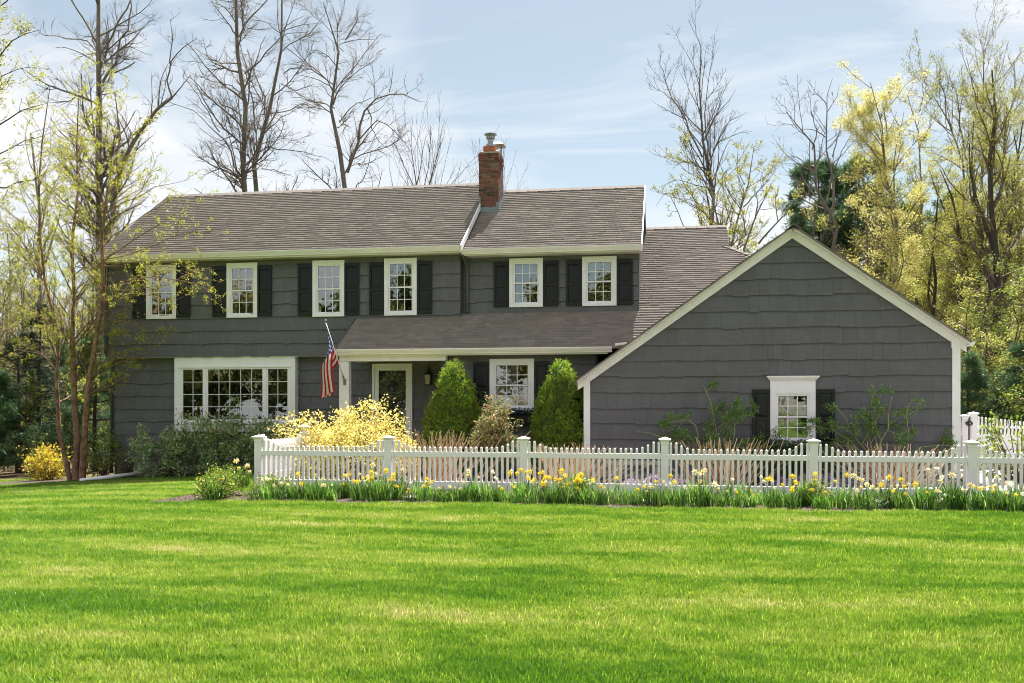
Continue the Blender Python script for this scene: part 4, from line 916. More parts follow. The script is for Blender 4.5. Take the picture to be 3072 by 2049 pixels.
# ------------------------------------------------------------------ flag
fl = empty('flag', at(1034, 1143, 21.345)); tag(fl, 'stars and stripes flag hanging folded from a white pole on the porch post', 'flag')
B0 = Vector(at(1034, 1143, 21.345)); T0 = Vector(at(977, 968, 20.62)); ax = (T0 - B0).normalized(); rel = lambda p: tuple(Vector(p) - B0)
mb = MB(); mb.tube([rel(B0 + ax * .03), rel(T0)], .0135, 10); mb.build('pole', M_white, fl, smoothed=True)
mb = MB(); mb.lathe([(.0, .0), (.02, .01), (.033, .035), (.02, .062), (0, .07)], rel(T0), 12); mb.build('finial', M_brass, fl, smoothed=True)
mb = MB(); mb.box(-.035, .035, .0, .014, -.09, .04); mb.tube([(0, 0, -.03), tuple(ax * .14)], .021, 10); mb.build('bracket', M_metal, fl)
na, nb2 = 150, 104; a_ = np.linspace(0, 1, na + 1)[:, None]; b_ = np.linspace(0, 1, nb2 + 1)[None]
pole = lambda q: np.array(T0)[None, None] - np.array(ax)[None, None] * (.06 + .92 * q)[..., None]
bb = np.repeat(b_, na + 1, 0); aa = np.repeat(a_, nb2 + 1, 1); PP = pole(bb)
fx = np.where(bb < .52, .17 - .36 * bb / .52, -.19 + .27 * (bb - .52) / .48); fyv = np.where(bb < .52, -.03 * np.sin(bb / .52 * np.pi), .09 * (bb - .52) / .48 + .02)
fx = fx * (.40 + .62 * aa); w = smooth(0, .42, aa); cx_ = np.array(at(983, 1090, 20.72)); zt = np.array(T0)[2] - .06
Xc = PP[..., 0] * (1 - w) + (cx_[0] + fx + .02 * np.sin(aa * 7 + bb * 3)) * w
Yc = PP[..., 1] * (1 - w) + (cx_[1] + fyv + .022 * np.sin(aa * 5 + bb * 9)) * w
zend = np.array(T0)[2] - .06 - 1.55 - .10 * bb + .05 * np.cos(bb * 6); Zc = PP[..., 2] * (1 - aa) + zend * aa
Vf = np.stack([Xc, Yc, Zc], -1).reshape(-1, 3) - np.array(B0); I = (np.arange(na)[:, None] * (nb2 + 1) + np.arange(nb2)[None]); F = np.stack([I, I + 1, I + nb2 + 2, I + nb2 + 1], -1).reshape(-1, 4)
ac = (np.arange(na) + .5)[:, None] / na; bc = (np.arange(nb2) + .5)[None] / nb2; stripe = (np.floor(bc * 13).astype(int) % 2) + 0 * ac.astype(int); canton = (ac < .40) & (bc < 7 / 13)
mi = np.where(canton, 2, stripe)
su, sv = ac / .40 * 12, bc / (7 / 13) * 10; iu, iv = np.round(su), np.round(sv); ok = (iu > 0) & (iu < 12) & (iv > 0) & (iv < 10) & ((iu + iv) % 2 == 0)
du, dv = (su - iu) * .40 * 1.52 / 12, (sv - iv) * .91 * 7 / 13 / 10; rr_ = np.hypot(du, dv); th = np.arctan2(dv, du); star = rr_ < .032 * (.62 + .38 * np.cos(5 * th)); mi = np.where(canton & ok & star, 1, mi)
link_mesh('flag_cloth', np_mesh('flag_cloth', Vf, F, [M_flagr, M_flagw, M_flagb], mi.ravel(), smoothed=True), fl)

# ------------------------------------------------------------------ porch and garden things
r = np.random.default_rng(21); th = r.uniform(0, 2 * np.pi, 1500); q = r.uniform(0, 2 * np.pi, 1500); rad = r.uniform(.01, .10, 1500)
c0 = np.array([-6.79, YL + .035, 2.10]); Pw = c0 + np.stack([(.25 + rad * np.cos(q)) * np.cos(th), -.3 * np.abs(rad * np.sin(q)), (.25 + rad * np.cos(q)) * np.sin(th)], 1)
Vw, Fw = leaves(Pw, .05, .11, r, .4, dirs=unit((Pw - c0) * np.array([1, .2, 1])), spread=1.4); wr = empty('wreath', tuple(c0)); tag(wr, 'round leafy wreath hanging on the front door behind the storm glass', 'wreath')
link_mesh('leaves', np_mesh('leaves', Vw - c0, Fw, M_wreath), wr); mb = MB(); mb.tube([(.25 * math.cos(k * math.pi / 10), 0, .25 * math.sin(k * math.pi / 10)) for k in range(21)], .02, 6); mb.build('ring', M_stem, wr)
# black lantern standing beside the door
ln = empty('lantern', (-5.42, 21.35, .38)); tag(ln, 'black pagoda lantern on a pedestal between the door and the spruce', 'lantern')
mb = MB(); mb.lathe([(.14, -.30), (.12, -.02), (.12, 0)], (0, 0, 0), 4, rot=.6); mb.build('pedestal', M_stone, ln)
mb = MB(); mb.lathe([(.10, 0), (.10, .02)], (0, 0, 0), 4, rot=.6)
for k in range(4):
    an = .6 + k * math.pi / 2; mb.tube([(.09 * math.cos(an), .09 * math.sin(an), .02), (.10 * math.cos(an), .10 * math.sin(an), .26)], .009, 5)
mb.build('cage', M_iron, ln); mb = MB(); mb.lathe([(.19, 0), (.18, .012), (.10, .05), (.075, .055), (.07, .10), (.10, .105), (.03, .14), (.015, .17), (.005, .18)], (0, 0, .26), 4, rot=.6); mb.build('roof', M_iron, ln)
mb = MB(); mb.lathe([(.055, 0), (.055, .2)], (0, 0, .03), 10); mb.build('glass', M_lampglass, ln)
# stone bench behind the fence
sb = empty('stone_bench', (-.55, 19.2, .06)); tag(sb, 'low grey stone bench against the garage wall, seen through the pickets', 'bench')
mb = MB(); mb.box(-.62, .62, -.2, .2, .36, .44); mb.build('seat', M_stone, sb, bevel=.012)
for x in (-.42, .42): mb = MB(); mb.xz([(x - .08, 0), (x + .08, 0), (x + .11, .36), (x - .11, .36)], -.16, .16); mb.build('leg', M_stone, sb, bevel=.01)
# window boxes
def window_box(x0, x1, z, Y, label, seed):
    b = empty('window_box', ((x0 + x1) / 2, Y, z)); tag(b, label, 'window box'); w = (x1 - x0) / 2; mb = MB()
    mb.yz([(-.20, .20), (-.185, .0), (-.03, .0), (-.03, .20)], -w, w); mb.yz([(-.225, .235), (-.21, .195), (-.035, .195), (-.035, .235)], -w - .02, w + .02); mb.box(-w - .01, w + .01, -.215, -.186, .09, .12)
    mb.build('trough', M_black, b); rr2 = np.random.default_rng(seed); n = 500; P = np.stack([rr2.uniform(-w, w, n), rr2.uniform(-.21, -.05, n), .23 + .12 * rr2.random(n) ** 1.3], 1); V, F = leaves(P, .03, .06, rr2, .7); link_mesh('foliage', np_mesh('foliage', V, F, M_lbox), b)
    P = np.stack([rr2.uniform(-w, w, 150), rr2.uniform(-.24, -.08, 150), .26 + .10 * rr2.random(150)], 1); V, F = leaves(P, .03, .05, rr2, .95); link_mesh('flowers', np_mesh('flowers', V, F, M_violet), b)
window_box(-4.05, -2.95, 1.20, YP - .02, 'black window box of violet pansies under the window between the spruces', 1)
window_box(2.05, 3.05, .55, YG - .02, 'dark window box of violet pansies under the garage window', 2)
# white drain pipe by the left corner
dp = empty('drain_pipe', (-13.4, 21.8, -.2)); tag(dp, 'white plastic drain pipe lying along the bed at the left house corner', 'pipe')
P1, P2, P3 = at(436, 1418, 22.35), at(434, 1362, 22.35), at(241, 1450, 20.9); P1 = (P1[0], P1[1], max(P1[2], ghf(P1[0], P1[1]) + .05)); P3 = (P3[0], P3[1], ghf(P3[0], P3[1]) + .05); rel2 = lambda p: (p[0] + 13.4, p[1] - 21.8, p[2] + .2)
mb = MB(); mb.tube([rel2(P1), rel2(P3)], .048, 12); mb.build('run', M_white, dp, smoothed=True)
mb = MB(); mb.tube([rel2(P1), rel2(P2), rel2((P2[0] + .03, P2[1] + .15, P2[2] + .06)), rel2((P2[0] + .2, P2[1] + .35, P2[2] + .07))], .042, 12); mb.build('riser', M_white, dp, smoothed=True)
# flat stepping stones in the bed
for i, (x, y) in enumerate(((1240, 1490), (1905, 1507))):
    g = at(x, y, 15.35); mb = MB(); mb.lathe([(.20, 0), (.20, .03), (.18, .045)], (0, 0, 0), 9, rot=.3); o = mb.build('stepping_stone', M_stone, None, (g[0], 15.6, .02)); o.scale = (1.4, .8, 1)
    tag(o, ('flat grey stepping stone in the mulch, left one' if i == 0 else 'flat grey stepping stone in the mulch, right one'), 'stone')

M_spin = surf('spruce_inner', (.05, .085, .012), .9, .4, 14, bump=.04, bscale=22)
# ------------------------------------------------------------------ dwarf spruces
def spruce(label, apex, wid, yb, seed):
    r = np.random.default_rng(seed); X, Y, zt = apex; zb = ghf(X, Y); h = zt - zb; root = empty('dwarf_spruce', (X, Y, zb)); tag(root, label, 'spruce', 'cone spruces before the porch room')
    mb = MB(); mb.tube([(0, 0, -.05), (0, 0, h * .5)], [.06, .03], 8); mb.build('trunk', M_barkd, root)
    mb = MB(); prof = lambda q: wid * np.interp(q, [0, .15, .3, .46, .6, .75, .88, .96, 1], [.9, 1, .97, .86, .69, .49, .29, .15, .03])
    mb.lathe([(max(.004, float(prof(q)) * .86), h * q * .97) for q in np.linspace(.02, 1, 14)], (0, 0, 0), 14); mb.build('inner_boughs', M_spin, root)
    n = 2000; q = 1 - r.random(n) ** .62 * .995; th = r.uniform(0, 2 * np.pi, n)
    bump = 1 + .06 * np.sin(th * 5 + q * 14 + seed) + .05 * np.sin(th * 11 - q * 25) + r.uniform(-.09, .06, n)
    lq, lt = r.random(80) * .9, r.uniform(0, 2 * np.pi, 80); dd = np.exp(-(((q[:, None] - lq) * h / .16) ** 2 + (np.angle(np.exp(1j * (th[:, None] - lt))) * prof(q)[:, None] / .13) ** 2)).max(1)
    rad = prof(q) * (bump - .07) + .085 * dd + np.where(r.random(n) < .03, r.uniform(.02, .07, n), 0); P = np.stack([rad * np.cos(th), rad * np.sin(th), q * h], 1); d = unit(np.stack([np.cos(th), np.sin(th), .75 + 0 * q], 1))
    m = 18; PP = np.repeat(P, m, 0) + r.normal(size=(n * m, 3)) * .027; V, F = leaves(PP, .035, .075, r, .24, dirs=np.repeat(d, m, 0), spread=.75); link_mesh('foliage', np_mesh('foliage', V, F, M_lspruce), root)
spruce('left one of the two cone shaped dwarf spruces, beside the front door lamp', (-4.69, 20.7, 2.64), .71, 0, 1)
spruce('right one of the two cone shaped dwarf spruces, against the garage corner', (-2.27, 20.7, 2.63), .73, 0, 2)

# ------------------------------------------------------------------ shrubs
shrub('japanese_maple', 'spreading golden yellow maple shrub below the flag, in full sun', (-6.45, 18.7), (1.38, .95, 1.0), 460, 28, (.04, .085), M_lmaple, 31, shape='dome', n_stem=26, clump_r=.085, aspect=.62, flat=.35)
shrub('flowering_shrub', 'loose cream flowered shrub left of the golden maple by the bay window', (-8.35, 20.5), (.62, .5, .62), 90, 18, (.035, .075), M_lbloom, 32, n_stem=10, clump_r=.07)
PIE = [((-12.35, 21.85), (.85, .55, .62), 'leftmost dark green pieris bush under the bay window', 41, 110), ((-11.1, 21.9), (.95, .6, .72), 'broad green pieris bush at the middle of the bay window', 42, 150), ((-9.7, 21.8), (.80, .55, .64), 'green pieris bush with tall shoot at the right end of the bay', 43, 120)]
for c, rd, lb, sd, n in PIE: shrub('pieris_bush', lb, c, rd, int(n * 1.0), 34, (.055, .11), M_lpieris, sd, n_stem=7, clump_r=.065, aspect=.42, group='pieris bushes under the bay', part2=dict(name='pale_tassels', n=120, size=(.05, .09), mat=M_lbloom, q=.75))
shrub('pieris_sapling', 'slender upright pieris rising in front of the bay picture window', (-10.35, 21.6), (.20, .2, .95), 42, 22, (.045, .08), M_lpieris, 44, n_stem=6, clump_r=.06, aspect=.36)
shrub('pieris_sapling', 'thin reddish pieris shoot before the left casement of the bay', (-11.75, 21.6), (.20, .2, .85), 22, 14, (.045, .08), M_lred, 45, n_stem=5, clump_r=.06, aspect=.36)
shrub('bronze_pieris', 'bronze pink tipped pieris between the two cone spruces', (-3.62, 19.95), (.50, .42, .74), 150, 44, (.05, .09), M_lred, 46, n_stem=5, clump_r=.06, aspect=.42)
shrub('low_pieris', 'low dark evergreen tucked behind the left cone spruce', (-3.95, 20.95), (.36, .3, .78), 60, 26, (.04, .07), M_lbox, 47, n_stem=8)
shrub('amber_spirea', 'amber orange leaved shrub left of the birch trunks', (at(142, 1380, 23.0)[0], 23.0), (.52, .4, .43), 100, 18, (.05, .09), M_lamber, 48, n_stem=16, clump_r=.09, aspect=.6)
shrub('green_shoots', 'small bright yellow green shrub between the birch and the house corner', (at(310, 1390, 22.6)[0], 22.6), (.42, .3, .62), 60, 12, (.05, .09), M_lfresh, 49, n_stem=12, clump_r=.08, aspect=.6)
shrub('bare_barberry', 'thin brownish twiggy shrub at the foundation corner', (at(380, 1400, 22.3)[0], 22.3), (.5, .3, .40), 50, 8, (.02, .04), M_lolive, 50, n_stem=26, clump_r=.06)
shrub('boxwood_hedge', 'clipped dark boxwood hedge under the garage window', (1.95, 19.25), (1.0, .34, .42), 220, 30, (.025, .045), M_lbox, 51, n_stem=12, clump_r=.07)
shrub('boxwood', 'dark rounded boxwood right of the garage window', (3.05, 19.2), (.45, .34, .36), 90, 30, (.025, .045), M_lbox, 52, n_stem=8, clump_r=.07)
shrub('viburnum', 'open yellow green shrub beside the right garage corner', (6.55, 19.2), (.92, .5, .72), 110, 13, (.045, .09), M_lfresh, 53, n_stem=20, clump_r=.08, aspect=.62)
shrub('low_spirea', 'rounded yellow tipped green shrublet at the left end of the bed', (-7.55, 15.1), (.36, .3, .24), 90, 22, (.03, .055), M_lfresh, 54, n_stem=8, clump_r=.05)
shrub('gold_spirea', 'loose yellow green spirea against the left fence post', (-7.8, 15.85), (.34, .3, .24), 80, 16, (.03, .055), M_lfresh, 55, n_stem=14, clump_r=.06)
for i, (x, y) in enumerate(((830, 1425), (1725, 1490), (2445, 1500))):
    g = at(x, y, 15.7); shrub('spirea_mound', ['yellow green leafy mound between the first two fence posts', 'small bright green mound under the third fence panel', 'fresh green leafy mound at the fifth fence post'][i], (g[0], 15.65), (.34, .22, .20), 60, 18, (.03, .055), M_lfresh, 56 + i, n_stem=8, clump_r=.05)
# wall roses: crooked green canes, sparse leaf
def rose(label, x, Y, w, h, seed, tip):
    r = np.random.default_rng(seed); zb = ghf(x, Y); root = empty('climbing_rose', (x, Y, zb)); tag(root, label, 'rose', 'climbing roses on the garage wall')
    P = []; 
    for i in range(7):
        a = (i - 3) / 3 * .75 + r.normal() * .1; p = np.array([r.normal() * .05, r.normal() * .03, 0.]); L_ = [p.copy()]; d = np.array([a * .8, 0, 1.])
        for k in range(8): d = unit(d + r.normal(size=3) * np.array([.28, .08, .22]) + np.array([a * .16, -.02, -.03 * k * abs(a)])); p = p + d * h * .125 * r.uniform(.8, 1.1); p[1] = np.clip(p[1], -.25, .25); L_.append(p.copy())
        P.append(L_)
    P = np.array(P); Rr = np.tile(np.linspace(.017, .007, 9), (7, 1)); parts = [tubes(P, Rr, 5)]
    C1, R1 = children(P, Rr, 9, .25, 1, 55, .42, .7, 5, r, .2, .05, .1, rmin=.003); C1[..., 1] = np.clip(C1[..., 1], -.32, .28); C2, R2 = children(C1, R1, 3, .2, 1, 50, .5, .7, 4, r, .2, .03, .06, rmin=.002); parts += [tubes(C1, R1, 4), tubes(C2, R2, 3)]
    V, F = cat_parts(parts); link_mesh('canes', np_mesh('canes', V, F, M_gstem), root)
    pts = np.concatenate([C2[:, -1], C2[:, -2], C1[:, -1]]); pts = (pts[:, None] + r.normal(size=(len(pts), 15, 3)) * .032).reshape(-1, 3)
    V, F = leaves(pts, .025, .055, r, .55); link_mesh('foliage', np_mesh('foliage', V, F, M_lrose), root)
rose('climbing rose with open green canes left of the garage window', .95, 19.72, 1.3, 2.05, 4, 0)
rose('climbing rose with open green canes right of the garage window', 4.15, 19.72, 1.3, 1.95, 6, 0)
# dry tan stems of cut back perennials
def dry(label, x, Y, w, h, n, seed):
    r = np.random.default_rng(seed); zb = ghf(x, Y); root = empty('dry_hydrangea', (x, Y, zb)); tag(root, label, 'dry stems', 'dry tan stems behind the fence')
    b = np.stack([r.normal(size=n) * w * .22, r.normal(size=n) * w * .22, np.zeros(n)], 1); e = b * r.uniform(1.2, 2.6, (n, 1)) + np.stack([r.normal(size=n) * w * .22, r.normal(size=n) * w * .2, h * r.uniform(.55, 1.0, n)], 1)
    t = np.linspace(0, 1, 5)[None, :, None]; P = b[:, None] * (1 - t) + e[:, None] * t + r.normal(size=(n, 5, 3)) * .012 * (t > 0); Rr = np.tile(np.linspace(.008, .0045, 5), (n, 1))
    C, CR = children(P, Rr, 1.2, .45, .95, 22, .3, .8, 4, r, .06, .1, .06, rmin=.0025); V, F = cat_parts([tubes(P, Rr, 4), tubes(C, CR, 3)]); link_mesh('stems', np_mesh('stems', V, F, M_tan), root)
dry('tan bundle of dry stems before the left cone spruce', -4.35, 17.9, 1.25, 1.12, 150, 1); dry('tan dry stems just left of the garage corner', -1.75, 17.7, 1.1, .90, 170, 2)
dry('tan dry stems under the left climbing rose', 1.0, 17.8, 1.0, 1.02, 150, 3); dry('tan dry stems under the right climbing rose', 4.0, 17.9, 1.15, .92, 170, 4)
# creeping phlox carpets
def phlox(label, x0, x1, y0, y1, mat, n, seed):
    r = np.random.default_rng(seed); X = r.uniform(x0, x1, n); Y = r.uniform(y0, y1, n); e = np.minimum(np.minimum(X - x0, x1 - X) / .3, np.minimum(Y - y0, y1 - Y) / .2); Z = gh(X, Y) + .02 + .25 * np.clip(e, 0, 1) * (.6 + .4 * np.sin(X * 7) * np.sin(Y * 9)) + r.normal(size=n) * .012
    root = empty('creeping_phlox', ((x0 + x1) / 2, (y0 + y1) / 2, ghf((x0 + x1) / 2, (y0 + y1) / 2))); tag(root, label, 'phlox', 'creeping phlox behind the fence'); o_ = np.array(root.location)
    P = np.stack([X, Y, Z], 1) - o_; k = int(n * .72); V, F = leaves(P[:k], .018, .034, r, .95, flat=.3); link_mesh('flowers', np_mesh('flowers', V, F, mat), root); V, F = leaves(P[k:], .03, .06, r, .4); link_mesh('foliage', np_mesh('foliage', V, F, M_lfresh), root)
phlox('pale pink creeping phlox carpet by the stone bench', -.95, .75, 17.5, 18.5, M_pink, 5200, 1); phlox('deep purple creeping phlox carpet under the garage window', 1.85, 3.55, 17.7, 18.7, M_purple, 4800, 2)

# ------------------------------------------------------------------ daffodils along the fence
def blade_mesh(n, h, spread, seed, droop):
    r = np.random.default_rng(seed); V, F = [], []
    for i in range(n):
        an = r.uniform(0, 2 * np.pi); b = np.array([r.normal() * .10, r.normal() * .06, 0]); L_ = h * r.uniform(.55, 1.1); out = np.array([math.cos(an), math.sin(an) * .8, 0]) * spread * r.uniform(.15, 1.1); sd = np.array([-math.sin(an + .6), math.cos(an + .6), 0]) * r.uniform(.005, .0095); dr = droop * r.random() ** 2; k0 = len(V)
        for j, t in enumerate((0, .35, .7, 1.0)):
            c = b + out * L_ * t ** 1.6 + np.array([0, 0, L_ * (t - dr * t ** 3)]); wq = sd * (1, 1.05, .85, .12)[j]; V += [c - wq, c + wq]
        for j in range(3): F.append((k0 + 2 * j, k0 + 2 * j + 1, k0 + 2 * j + 3, k0 + 2 * j + 2))
    return np_mesh('leaves', np.array(V), np.array(F), M_blade)
CLV = [blade_mesh(100, .40, .5, 1, .15), blade_mesh(85, .38, .7, 2, .4), blade_mesh(120, .37, .6, 3, .25), blade_mesh(60, .44, .6, 4, .3), blade_mesh(120, .34, 1.1, 5, .9)]
def flower_mesh(pet, cup, sc=1.0):
    mb = MB(); n = 6
    for k in range(n):
        a = k * math.pi / 3; ca, sa = math.cos(a), math.sin(a); ct, st = math.cos(a + .42), math.sin(a + .42); cu, su_ = math.cos(a - .42), math.sin(a - .42); q = .036 * sc
        mb.add([(.006 * ca, 0, .006 * sa), (q * .62 * cu, -.006, q * .62 * su_), (q * ca, .003, q * sa), (q * .62 * ct, -.006, q * .62 * st)], [(0, 1, 2, 3)], 0)
    m = 8; rs = ((.009, 0), (.011, -.016), (.016, -.024)); v = [(rr * sc * math.cos(k * 2 * math.pi / m), y * sc, rr * sc * math.sin(k * 2 * math.pi / m)) for rr, y in rs for k in range(m)]
    mb.add(v, [(i * m + k, i * m + (k + 1) % m, (i + 1) * m + (k + 1) % m, (i + 1) * m + k) for i in range(2) for k in range(m)], 1); return mb.mesh('flower', [pet, cup])
FLW = {'y': flower_mesh(M_yellow, M_yellow, 1.35), 'w': flower_mesh(M_cream, M_cream, 1.2), 'c': flower_mesh(M_cream, M_yellow, 1.25), 'o': flower_mesh(M_cream, M_orangef, 1.25)}
_s = MB(); _s.tube([(0, 0, 0), (0, 0, 1)], .0035, 4); STEM = _s.mesh('stem', M_blade)
#        x     Y    variant scale  flowers
CL = [(640, 15.0, 4, 1.15, 'oo'), (735, 17.35, 1, 1.35, 'ooccc'), (762, 14.98, 3, .7, ''), (800, 15.1, 1, .8, 'o'), (838, 15.15, 3, .8, 'c'), (862, 15.55, 4, .8, 'o'), (905, 15.3, 1, .85, 'y'), (950, 15.15, 0, .75, 'c'), (995, 15.3, 2, .8, 'w'),
      (1030, 15.7, 3, 1.0, 'yc'), (1078, 15.4, 0, .9, 'yyy'), (1105, 15.6, 3, .95, 'cw'), (1152, 15.35, 2, 1.0, 'yyyc'), (1185, 15.6, 3, .95, 'yyy'), (1225, 15.2, 3, .6, 'y'), (1292, 15.5, 3, .95, 'yyyy'), (1318, 15.25, 0, .9, 'cy'), (1342, 15.1, 2, .75, 'c'),
      (1388, 15.3, 0, .9, 'cc'), (1442, 15.35, 2, 1.1, 'cwc'), (1482, 15.6, 3, .9, 'w'), (1532, 15.25, 1, .9, 'yc'), (1560, 15.55, 2, 1.05, 'yycy'), (1592, 15.2, 1, .95, 'yyyyy'), (1618, 15.6, 3, 1.05, 'yyyyy'), (1646, 15.15, 0, .8, ''), (1672, 15.5, 2, 1.1, 'ycyw'),
      (1700, 15.2, 1, 1.0, 'yyyy'), (1728, 15.6, 3, 1.0, 'yyy'), (1762, 15.3, 1, .85, 'yy'), (1808, 15.25, 0, .8, ''), (1836, 15.55, 3, .95, 'y'), (1862, 15.3, 3, .65, ''), (1922, 15.3, 3, .9, 'ycc'), (1965, 15.2, 2, .85, 'o'), (1996, 15.55, 1, .85, 'yc'), (2040, 15.2, 0, .9, 'yc'),
      (2100, 15.4, 2, 1.15, 'cccw'), (2160, 15.3, 1, .75, 'c'), (2212, 15.15, 0, .85, 'cy'), (2250, 15.4, 4, .7, 'yw'), (2318, 15.2, 1, 1.0, 'wwyw'), (2378, 15.1, 3, 1.0, 'yyyy'), (2415, 15.55, 3, 1.1, 'yyyo'), (2470, 15.2, 2, .8, 'y'), (2535, 15.35, 1, .95, 'yccc'),
      (2592, 15.3, 2, 1.1, 'ccccc'), (2618, 15.15, 4, .8, 'ww'), (2668, 15.4, 1, .9, 'yyw'), (2712, 15.2, 0, .85, 'yy'), (2775, 15.35, 2, 1.0, 'wcy'), (2812, 15.15, 1, .85, 'wwyw'), (2865, 15.35, 2, 1.1, 'wwo'), (2895, 15.15, 3, .95, 'c'), (2945, 15.2, 0, 1.0, 'ycy'), (2992, 15.3, 2, 1.0, 'wc'), (3045, 15.2, 2, 1.0, 'wwyw'), (3085, 15.3, 1, 1.0, 'yw')]
CL.sort(); _x = random.Random(8); _add = []
for a, b in zip(CL[1:-1], CL[2:]):
    if b[0] - a[0] > 33: _add.append((int((a[0] + b[0]) / 2 + _x.uniform(-6, 6)), round(_x.uniform(15.35, 15.85), 2), _x.choice((0, 1, 2, 2, 3)), round(_x.uniform(.75, 1.0), 2), _x.choice(('', 'w', 'wc', 'c', 'wy', 'cw'))))
CL = sorted(CL + [a for a in _add if a[0] > 780])
ords = ['first', 'second', 'third', 'fourth', 'fifth', 'sixth', 'seventh', 'eighth', 'ninth', 'tenth']
tens = {2: 'twenty', 3: 'thirty', 4: 'forty', 5: 'fifty', 6: 'sixty', 7: 'seventy', 8: 'eighty', 9: 'ninety'}; teen = ['tenth', 'eleventh', 'twelfth', 'thirteenth', 'fourteenth', 'fifteenth', 'sixteenth', 'seventeenth', 'eighteenth', 'nineteenth']; tenth = {2: 'twentieth', 3: 'thirtieth', 4: 'fortieth', 5: 'fiftieth', 6: 'sixtieth', 7: 'seventieth', 8: 'eightieth', 9: 'ninetieth'}
def ordinal(n): return ords[n - 1] if n < 10 else teen[n - 10] if n < 20 else tenth[n // 10] if n % 10 == 0 else tens[n // 10] + '-' + ords[n % 10 - 1]
dr_ = random.Random(5)
for i, (x, Y, v, sc, fl_) in enumerate(CL):
    X = at(x, HYP, Y)[0]; z = ghf(X, Y); d_ = empty('daffodil_clump', (X, Y, z)); sc *= dr_.uniform(.8, 1.12); d_.scale = (sc, sc, sc * dr_.uniform(.85, 1.1))
    desc = 'yellow' if fl_.count('y') > len(fl_) / 2 else 'white' if fl_.count('w') > len(fl_) / 2 else 'cream and yellow' if fl_ else ''
    tag(d_, f'{desc + " flowered" if desc else "leafy flowerless"} daffodil clump, {ordinal(i + 1)} from the left along the fence', 'daffodils', 'daffodil clumps along the picket fence')
    lv = link_mesh('leaves', CLV[v], d_); lv.rotation_euler[2] = dr_.uniform(0, 6.28)
    for f in fl_ + (fl_[::2] if i % 3 else ''):
        h = dr_.uniform(.30, .52) if v != 4 else dr_.uniform(.15, .3); ox, oy = dr_.uniform(-.22, .22), dr_.uniform(-.12, .06); lx, ly = ox * .6, oy * .4
        st = link_mesh('stem', STEM, d_, (ox - lx, oy - ly, 0)); dv = Vector((lx, ly, h)); st.scale = (1, 1, dv.length); st.rotation_euler = dv.to_track_quat('Z', 'Y').to_euler()
        fo_ = link_mesh('flower', FLW[f], d_, (ox, oy, h)); fo_.rotation_euler = (dr_.uniform(-.5, .45), dr_.uniform(-.5, .5), dr_.uniform(-.9, .9)); s_ = dr_.uniform(.85, 1.2); fo_.scale = (s_,) * 3
# bark chips loose on the beds
r = np.random.default_rng(9); n = 9000; X = r.uniform(-8.8, 9, n); Y = np.where(r.random(n) < .7, r.uniform(14.6, 16.6, n), r.uniform(16.6, 19.5, n)); k = bed_mask(X, Y); X, Y = X[k], Y[k]
V, F = leaves(np.stack([X, Y, gh(X, Y) + .016], 1), .02, .06, r, .35, flat=.75); M_chip = leafmat('mulch_chip', [(0, (.02, .012, .008)), (.55, (.07, .042, .028)), (.85, (.16, .10, .07)), (1, (.30, .22, .15))], .05)
tag(link_mesh('mulch_chips', np_mesh('mulch_chips', V, F, M_chip)), 'loose brown bark mulch chips on the flower beds', 'mulch', kind='stuff')

# ------------------------------------------------------------------ trees
def T(crop, sc, specs):
    ox, oy = crop; return [([(ox + x * sc, oy + y * sc) for x, y in p], a, b) for p, a, b in specs]
def grounded(specs, Y):
    """carry the first (trunk) line down to the ground"""
    p, a, b = specs[0]; x, y = p[0]; X = at(x, y, Y)[0]; zg = ghf(X, Y) - .15; Z = Y / (CA + (x - CXP) / FPX * SA); yg = HYP + (CAMZ - zg) / Z * FPX
    if yg > y + 5: specs[0] = ([(x, yg)] + p, a, b)
    return specs
BARE = [dict(per_m=1.25, t0=.10, t1=1, ang=46, ratio=.52, rr=.5, k=7, wig=.17, up=.09, sides=4, lmin=.9, lmax=4.2, rmin=.015), dict(per_m=2.6, t0=.12, t1=1, ang=44, ratio=.55, rr=.6, k=5, wig=.22, up=.08, lmin=.4, rmin=.010), dict(per_m=6.2, t0=.10, t1=1, ang=42, ratio=.7, rr=.65, k=3, wig=.28, up=.07, lmin=.25, rmin=.0068)]
def bare(name, label, specs, Y, seed, leaf=None, levels=BARE, bark=M_bark, twig=M_twig, extra=None, group='bare trees behind the house'):
    rr = np.random.default_rng(seed); specs = grounded(specs, Y); P0, R0 = limb_set(specs, Y, rr); return grow_tree(name, label, P0, R0, levels, bark, twig, seed + 50, leaf, group=group, extra_leaf=extra)
A = T((0, 0), .574, [([(505, 1568), (505, 1450), (520, 1100), (523, 900), (522, 600), (528, 430), (522, 300), (515, 240), (527, 130), (515, -30)], 12, 5), ([(515, 240), (480, 170), (430, 90), (375, 0), (340, -60)], 4.5, 2), ([(540, 260), (575, 210), (610, 130), (660, 50), (700, -30)], 4.2, 2),
    ([(535, 430), (560, 390), (600, 345), (615, 260), (630, 210), (675, 150), (690, 60), (680, -20)], 4.8, 2), ([(600, 380), (650, 360), (705, 325)], 2.8, 2), ([(510, 340), (480, 310), (400, 265), (340, 245), (290, 250)], 2.4, .8), ([(515, 280), (460, 215), (370, 205), (260, 185), (220, 180)], 2.6, .8),
    ([(540, 1250), (590, 1150), (600, 1050), (620, 930), (650, 830), (700, 740), (760, 650), (830, 575), (900, 510)], 9, 4.5), ([(900, 510), (870, 420), (885, 330), (930, 280), (970, 240), (1030, 200)], 3.2, 1), ([(885, 330), (905, 200), (890, 100)], 2.4, .8), ([(900, 510), (950, 450), (1000, 390)], 2.6, .8), ([(830, 560), (835, 450), (850, 390), (880, 330)], 2.2, .8), ([(700, 740), (660, 640), (600, 560)], 2.2, .8)])
rr = np.random.default_rng(3); ivy = []
